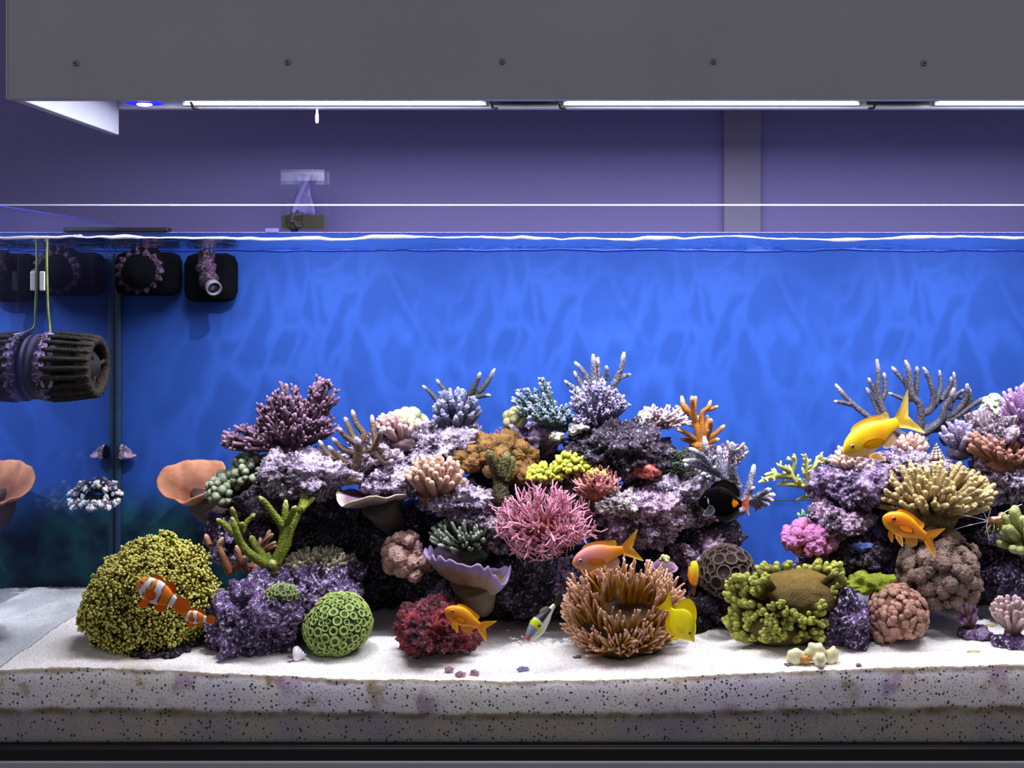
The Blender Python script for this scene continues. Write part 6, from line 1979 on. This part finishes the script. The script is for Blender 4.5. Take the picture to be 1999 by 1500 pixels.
# ------------------------------------------------------------------ equipment
def wavemaker():
    y = 0.118
    cx = XL
    th = thing('wave_pump', 'dark slatted barrel wave pump on the left glass', 'pump', W(140, 716, y))
    cz_ = W(72, 716, y)[2]
    m = plain('encrusted_slat', '#1b1711', 0.8, noise=0.5, nscale=120, bump=1.0, bscale=300)
    mg = plain('encrusted_ring', '#281c15', 0.85, noise=0.5, nscale=150, bump=1.0, bscale=250)
    mv = rockmat('coralline_band', '#a890d8', '#8068a8', '#453848', speck_amt=0.8)
    xs = lambda px: W(px, 716, y)[0]
    R0 = S(66, y)
    rr = lambda x: R0 * (1 - 0.17 * ((x - cx) / (xs(200) - cx)) ** 2)
    n = 22
    for k in range(n):
        a = 2 * math.pi * k / n
        X = np.linspace(xs(108), xs(190), 12)
        P = np.stack([X, y + rr(X) * np.cos(a), cz_ + rr(X) * np.sin(a)], 1)
        mb = MB()
        tube(mb, P, S(5.2, y), n=6, cap0=True, bump=0.0008, bfreq=200, seed=k)
        mb.build('slat', m, th)
    def ring(name, x0, x1, mat, t=0.004, grow=1.0):
        mb = MB()
        nseg = 64
        a = np.arange(nseg) * 2 * math.pi / nseg
        X = [x0, (x0 + x1) / 2, x1, x1, (x0 + x1) / 2, x0]
        RR = [rr(x0) * grow, rr((x0 + x1) / 2) * grow, rr(x1) * grow, rr(x1) - t, rr((x0 + x1) / 2) - t, rr(x0) - t]
        V = np.concatenate([np.stack([0 * a + x, y + q * np.cos(a), cz_ + q * np.sin(a)], 1) for x, q in zip(X, RR)])
        f = fbm(V * 160, 4, 2)
        d = V - np.array([0, y, cz_])
        d[:, 0] = 0
        V = V + nrm(d) * (0.0012 * f)[:, None]
        Q = [(k * nseg + j, k * nseg + (j + 1) % nseg, ((k + 1) % 6) * nseg + (j + 1) % nseg, ((k + 1) % 6) * nseg + j) for k in range(6) for j in range(nseg)]
        mb.add(V, Q)
        return mb.build(name, mat, th)
    ring('band', xs(90), xs(112), mv, 0.006, 1.03)
    ring('end_ring', xs(168), xs(194), mg, 0.007, 1.03)
    # spider and motor inside
    mb = MB()
    tube(mb, [np.array([xs(95), y, cz_]), np.array([xs(120), y, cz_]), np.array([xs(150), y, cz_])], [S(50, y), S(50, y), S(44, y)], n=32)
    mb.build('motor', plain('motor_black', '#0d0c10', 0.8), th)
    for k in range(3):
        a = 2 * math.pi * k / 3 + 0.2
        mb = MB()
        x = xs(186)
        e = np.array([x, y + rr(x) * 0.95 * math.cos(a), cz_ + rr(x) * 0.95 * math.sin(a)])
        tube(mb, [np.array([x, y, cz_]), (np.array([x, y, cz_]) + e) / 2, e], S(4, y), n=8)
        mb.build('spoke', mg, th)
    # magnet puck against the glass and its hook
    mb = MB()
    tube(mb, [np.array([cx + 0.0006, y, cz_]), np.array([cx + 0.004, y, cz_]), np.array([xs(88), y, cz_])], [S(64, y), S(64, y), S(60, y)], n=48)
    mb.build('magnet', plain('slate_magnet', '#34345a', 0.6, noise=0.2, nscale=60), th)
    c = W(91, 746, y - rr(xs(91)) * 0.9)
    a = np.linspace(-0.9, 3.9, 26)
    P = c + np.stack([S(9, y) * np.cos(a), 0 * a, S(11, y) * np.sin(a)], 1)
    mb = MB()
    tube(mb, P, S(4, y), n=8, cap0=True)
    mb.build('hook', plain('lilac_hook', '#8f84a0', 0.6, noise=0.3, nscale=150), th)
    yc = y + 0.014
    mb = MB()
    tube(mb, spline([W(99, 672, y - R0 * 0.5), W(98, 655, y - R0 * 0.2), W(97, 640, yc), W(94, 610, yc), W(92, 560, yc), W(91, 500, yc), W(92, 462, yc)], 40), S(2.5, y), n=8)
    mb.build('cable', plain('yellow_green_cable', '#7f9448', 0.5, noise=0.35, nscale=60), th)
    o = bevbox('cable_tag', tuple(W(77.5, 568, y + 0.002) - np.array([0, 0.002, 0])), tuple(W(88.5, 530, y + 0.002) + np.array([0, 0.0005, 0])), M['white'], th, bev=0.0015)
wavemaker()

def return_pumps():
    y = 0.362
    mdk = plain('dark_pump_body', '#020409', 0.95, spec=0.1, noise=0.3, nscale=60)
    mpk = rockmat('pink_coralline', '#6a4c70', '#3c2e44', '#16121a', speck='#a88ab0', speck_amt=0.4)
    # wide body across the corner
    th = thing('return_pump', 'dark pump block under the water in the back corner', 'pump', W(290, 540, y))
    a, b = W(236, 578, y), W(345, 492, y)
    bevbox('body', (XL + 0.012, y - 0.01, a[2]), (b[0], YB - 0.002, b[2]), mdk, th, bev=0.014)
    c = W(278, 530, y - 0.02)
    mb = MB()
    tube(mb, [c + np.array([0, 0.02, 0.01]), c, c + np.array([0, -0.012, -0.002])], [S(40, y), S(40, y), S(34, y)], n=28, bump=0.003, bfreq=90)
    mb.build('strainer_drum', mdk, th)
    for k in range(15):
        an = 2 * math.pi * k / 15
        p = c + np.array([S(40, y) * math.cos(an), -0.012, S(36, y) * math.sin(an)])
        mb = MB()
        q = nrm(np.array([math.cos(an), -0.5, math.sin(an)]))
        tube(mb, [p - q * 0.006, p, p + q * 0.004], [S(9, y), S(7.5, y), S(3.5, y)], n=7, bump=0.003, bfreq=140, seed=k)
        mb.build('tooth', mpk, th)
    t2 = thing('return_nozzle', 'pinkish crusted outlet pipe beside the dark corner pump', 'pipe', W(410, 540, y))
    a, b = W(352, 590, y), W(456, 494, y)
    bevbox('bracket', (a[0], y + 0.004, a[2]), (b[0], YB - 0.002, b[2]), mdk, t2, bev=0.016)
    P = spline([W(404, 492, y - 0.01), W(402, 520, y - 0.016), W(406, 545, y - 0.022), W(414, 558, y - 0.04)], 24)
    mb = MB()
    tube(mb, P, taper(24, S(16, y), S(13, y)), n=20, bump=0.001, bfreq=160)
    mb.build('pipe', mpk, t2)
    for u in (8, 16):
        mb = MB()
        tube(mb, [P[u] - (P[u + 1] - P[u]) * 0.8, P[u], P[u] + (P[u + 1] - P[u]) * 0.8], S(19, y), n=20, bump=0.001, bfreq=160)
        mb.build('collar', mpk, t2)
    mb = MB()
    e, d = P[-1], nrm(P[-1] - P[-2])
    aa = np.arange(20) * 2 * math.pi / 20
    u1 = nrm(np.cross(d, [1, 0, 0]))
    u2 = np.cross(d, u1)
    rings = [(e + d * 0.001, 14), (e + d * 0.012, 15), (e + d * 0.012, 11.5), (e + d * 0.013 - d * 0.006, 10.5)]
    V = np.concatenate([o + S(r_, y) * (np.cos(aa)[:, None] * u1 + np.sin(aa)[:, None] * u2) for o, r_ in rings])
    Q = [(k * 20 + j, k * 20 + (j + 1) % 20, (k + 1) * 20 + (j + 1) % 20, (k + 1) * 20 + j) for k in range(3) for j in range(20)]
    mb.add(V, Q)
    mb.build('outlet_ring', plain('grey_ring', '#5c5a6a', 0.6, noise=0.3), t2)
    mb = MB()
    mb.add(np.vstack([e + d * 0.008 + S(11, y) * (np.cos(aa)[:, None] * u1 + np.sin(aa)[:, None] * u2), (e + d * 0.008)[None]]), T=[(k, (k + 1) % 20, 20) for k in range(20)])
    mb.build('bore', M['black'], t2)
return_pumps()

# limpet-like magnet low in the corner, and the barnacled strainer ring on the side glass
def corner_bits():
    y = YB - 0.014
    p = W(247, 892, y)
    mb = MB()
    D, T = ico(4)
    a, b = W(233, 893, y), W(266, 866, y)
    V = D.copy()
    V[:, 2] = np.where(V[:, 2] < 0, V[:, 2] * 0.25, V[:, 2])
    V = V * (1 + 0.12 * fbm(D * 3, 5, 3))[:, None] * np.array([S(32, y), 0.012, S(24, y)])
    V[:, 0] = np.abs(V[:, 0])
    V[:, 0] *= (1 - 0.45 * np.clip(V[:, 2] / S(24, y), 0, 1))
    o = mb.add(np.array([XL + 0.0105, y, p[2]]) + V, T=T).build('limpet', rockmat('limpet_shell', '#a590b8', '#7d6a86', '#4d4246'), org=tuple(p))
    tag(o, 'mauve limpet shaped shell stuck in the back glass corner', 'shell')
    y2 = 0.33
    th = thing('barnacle_ring', 'ring of white barnacles on the side glass near the corner', 'barnacles', W(222, 965, y2))
    r = rng(5)
    c = np.array([XL + 0.002, y2, W(200, 964, y2)[2]])
    m = plain('barnacle_white', '#d8d6e4', 0.5, noise=0.5, nscale=250)
    mk = plain('barnacle_dull', '#6a5c74', 0.7, noise=0.5, nscale=250)
    for k in range(70):
        an = r.uniform(-0.3, math.pi + 0.3)
        rr = r.uniform(0.45, 1.05)
        p = c + np.array([S(46, y2) * math.sin(an) * rr, -0.012 + 0.012 * math.cos(an) + r.uniform(-0.008, 0.008), S(25, y2) * math.cos(an) * rr])
        p[0] = max(p[0], XL + 0.001)
        mb = MB()
        ball(mb, p, S(r.uniform(2.0, 6.0), y2) * np.array([1, 1, r.uniform(0.6, 1.2)]), 2, lump=1.2, freq=2.6, seed=k)
        mb.build('barnacle', m if k % 4 else mk, th)
    mb = MB()
    an = np.linspace(-0.1, math.pi + 0.1, 24)
    P = c + np.stack([S(30, y2) * np.sin(an), 0 * an + 0.004, S(15, y2) * np.cos(an)], 1)
    tube(mb, P, S(11, y2), n=10, bump=0.004, bfreq=110, cap0=True)
    mb.build('rim', plain('dark_strainer', '#10161e', 0.9, noise=0.3), th)
corner_bits()

# things around the rim
p = W(153, 470, 0.255)
o = bevbox('level_sensor', (XL, 0.250, p[2]), (XL + 0.005, 0.258, W(153, 458, 0.255)[2]), M['white'], org=(XL, 0.254, p[2]), bev=0.001)
tag(o, 'small white level sensor on the side glass at the waterline', 'sensor')
a, b = W(203, 456, YB + 0.003), W(331, 446, YB + 0.003)
o = bevbox('rim_clamp', (a[0], YB - 0.006, zb + 0.0016), (b[0], YB + 0.016, b[2] + 0.001), M['dark'], org=((a[0] + b[0]) / 2, YB, zb), bev=0.002)
tag(o, 'flat black clamp lying on the back rim', 'clamp')
o = bevbox('rim_clip', tuple(W(519, 455, YB + 0.004) - np.array([0, 0.006, 0])), tuple(W(545, 446, YB + 0.004) + np.array([0, 0.006, 0])), plain('pale_clip', '#7d78c8', 0.5), org=tuple(W(532, 455, YB)), bev=0.001)
tag(o, 'pale violet clip on the back rim beside the clear box', 'clip')

def specimen_box():
    y0, y1 = YB + G + 0.001, YB + G + 0.045
    a, b = W(548, 447, y0), W(633, 331, y0)
    th = thing('specimen_box', 'clear plastic box hung behind the rim with olive liquid', 'box', ((a[0] + b[0]) / 2, (y0 + y1) / 2, a[2]))
    mg = glassmat('clear_acrylic', lo=0.05, hi=0.6, f0=0.5, f1=1.0, tint=(0.94, 0.94, 1.0))
    t = 0.0015
    for nm, p, q in (('box_wall', (a[0], y0, a[2]), (b[0], y0 + t, b[2])), ('box_wall', (a[0], y1 - t, a[2]), (b[0], y1, b[2])),
                     ('box_wall', (a[0], y0 + t, a[2]), (a[0] + t, y1 - t, b[2])), ('box_wall', (b[0] - t, y0 + t, a[2]), (b[0], y1 - t, b[2])), ('box_floor', (a[0] + t, y0 + t, a[2]), (b[0] - t, y1 - t, a[2] + t))):
        box(MB(), p, q).build(nm, mg, th, smooth=False)
    zl = W(548, 420, y0)[2]
    box(MB(), (a[0] + t, y0 + t, a[2] + t), (b[0] - t, y1 - t, zl)).build('liquid', glassmat('olive_liquid', lo=0.02, hi=0.4, tint=(0.86, 0.84, 0.42), f0=0.6, f1=1.0), th, smooth=False)
    mb = MB()
    ball(mb, W(576, 431, y0 + 0.012), (S(17, y0), 0.010, S(17, y0)), 4, lump=0.7, freq=2.5, seed=4)
    mb.build('impeller', plain('dark_slate_lump', '#2c2a40', 0.5, noise=0.3), th)
    # crumpled film standing in the box
    pts = np.array([[580, 345], [592, 338], [606, 342], [612, 350]])
    V, Q = [], []
    for i, u in enumerate(np.linspace(0, 1, 10)):
        for j, v in enumerate(np.linspace(0, 1, 8)):
            px = 578 + 32 * v + 5 * math.sin(5 * u + 3 * v) - 6 * u * (1 - v)
            py = 340 + 80 * u
            V.append(W(px, py, y0 + 0.022 + 0.008 * math.sin(7 * v + 4 * u)))
    for i in range(9):
        for j in range(7):
            Q.append((i * 8 + j, i * 8 + j + 1, i * 8 + j + 9, i * 8 + j + 8))
    o = MB().add(V, Q).build('plastic_film', glow_through('milky_film', '#b0aee8', 0.5, 0.3), th)
    sm_ = o.modifiers.new('thickness', 'SOLIDIFY')
    sm_.thickness = 0.0008
specimen_box()

pts = [W(1480, 977, 0.31), W(1540, 977, 0.31), W(1605, 975, 0.31)]
tag(tube(MB(), spline(pts, 16), 0.0011, n=6, cap0=True).build('thin_cable', M['black'], org=tuple(pts[1])), 'thin black cable crossing the blue gap between the reef halves', 'cable')
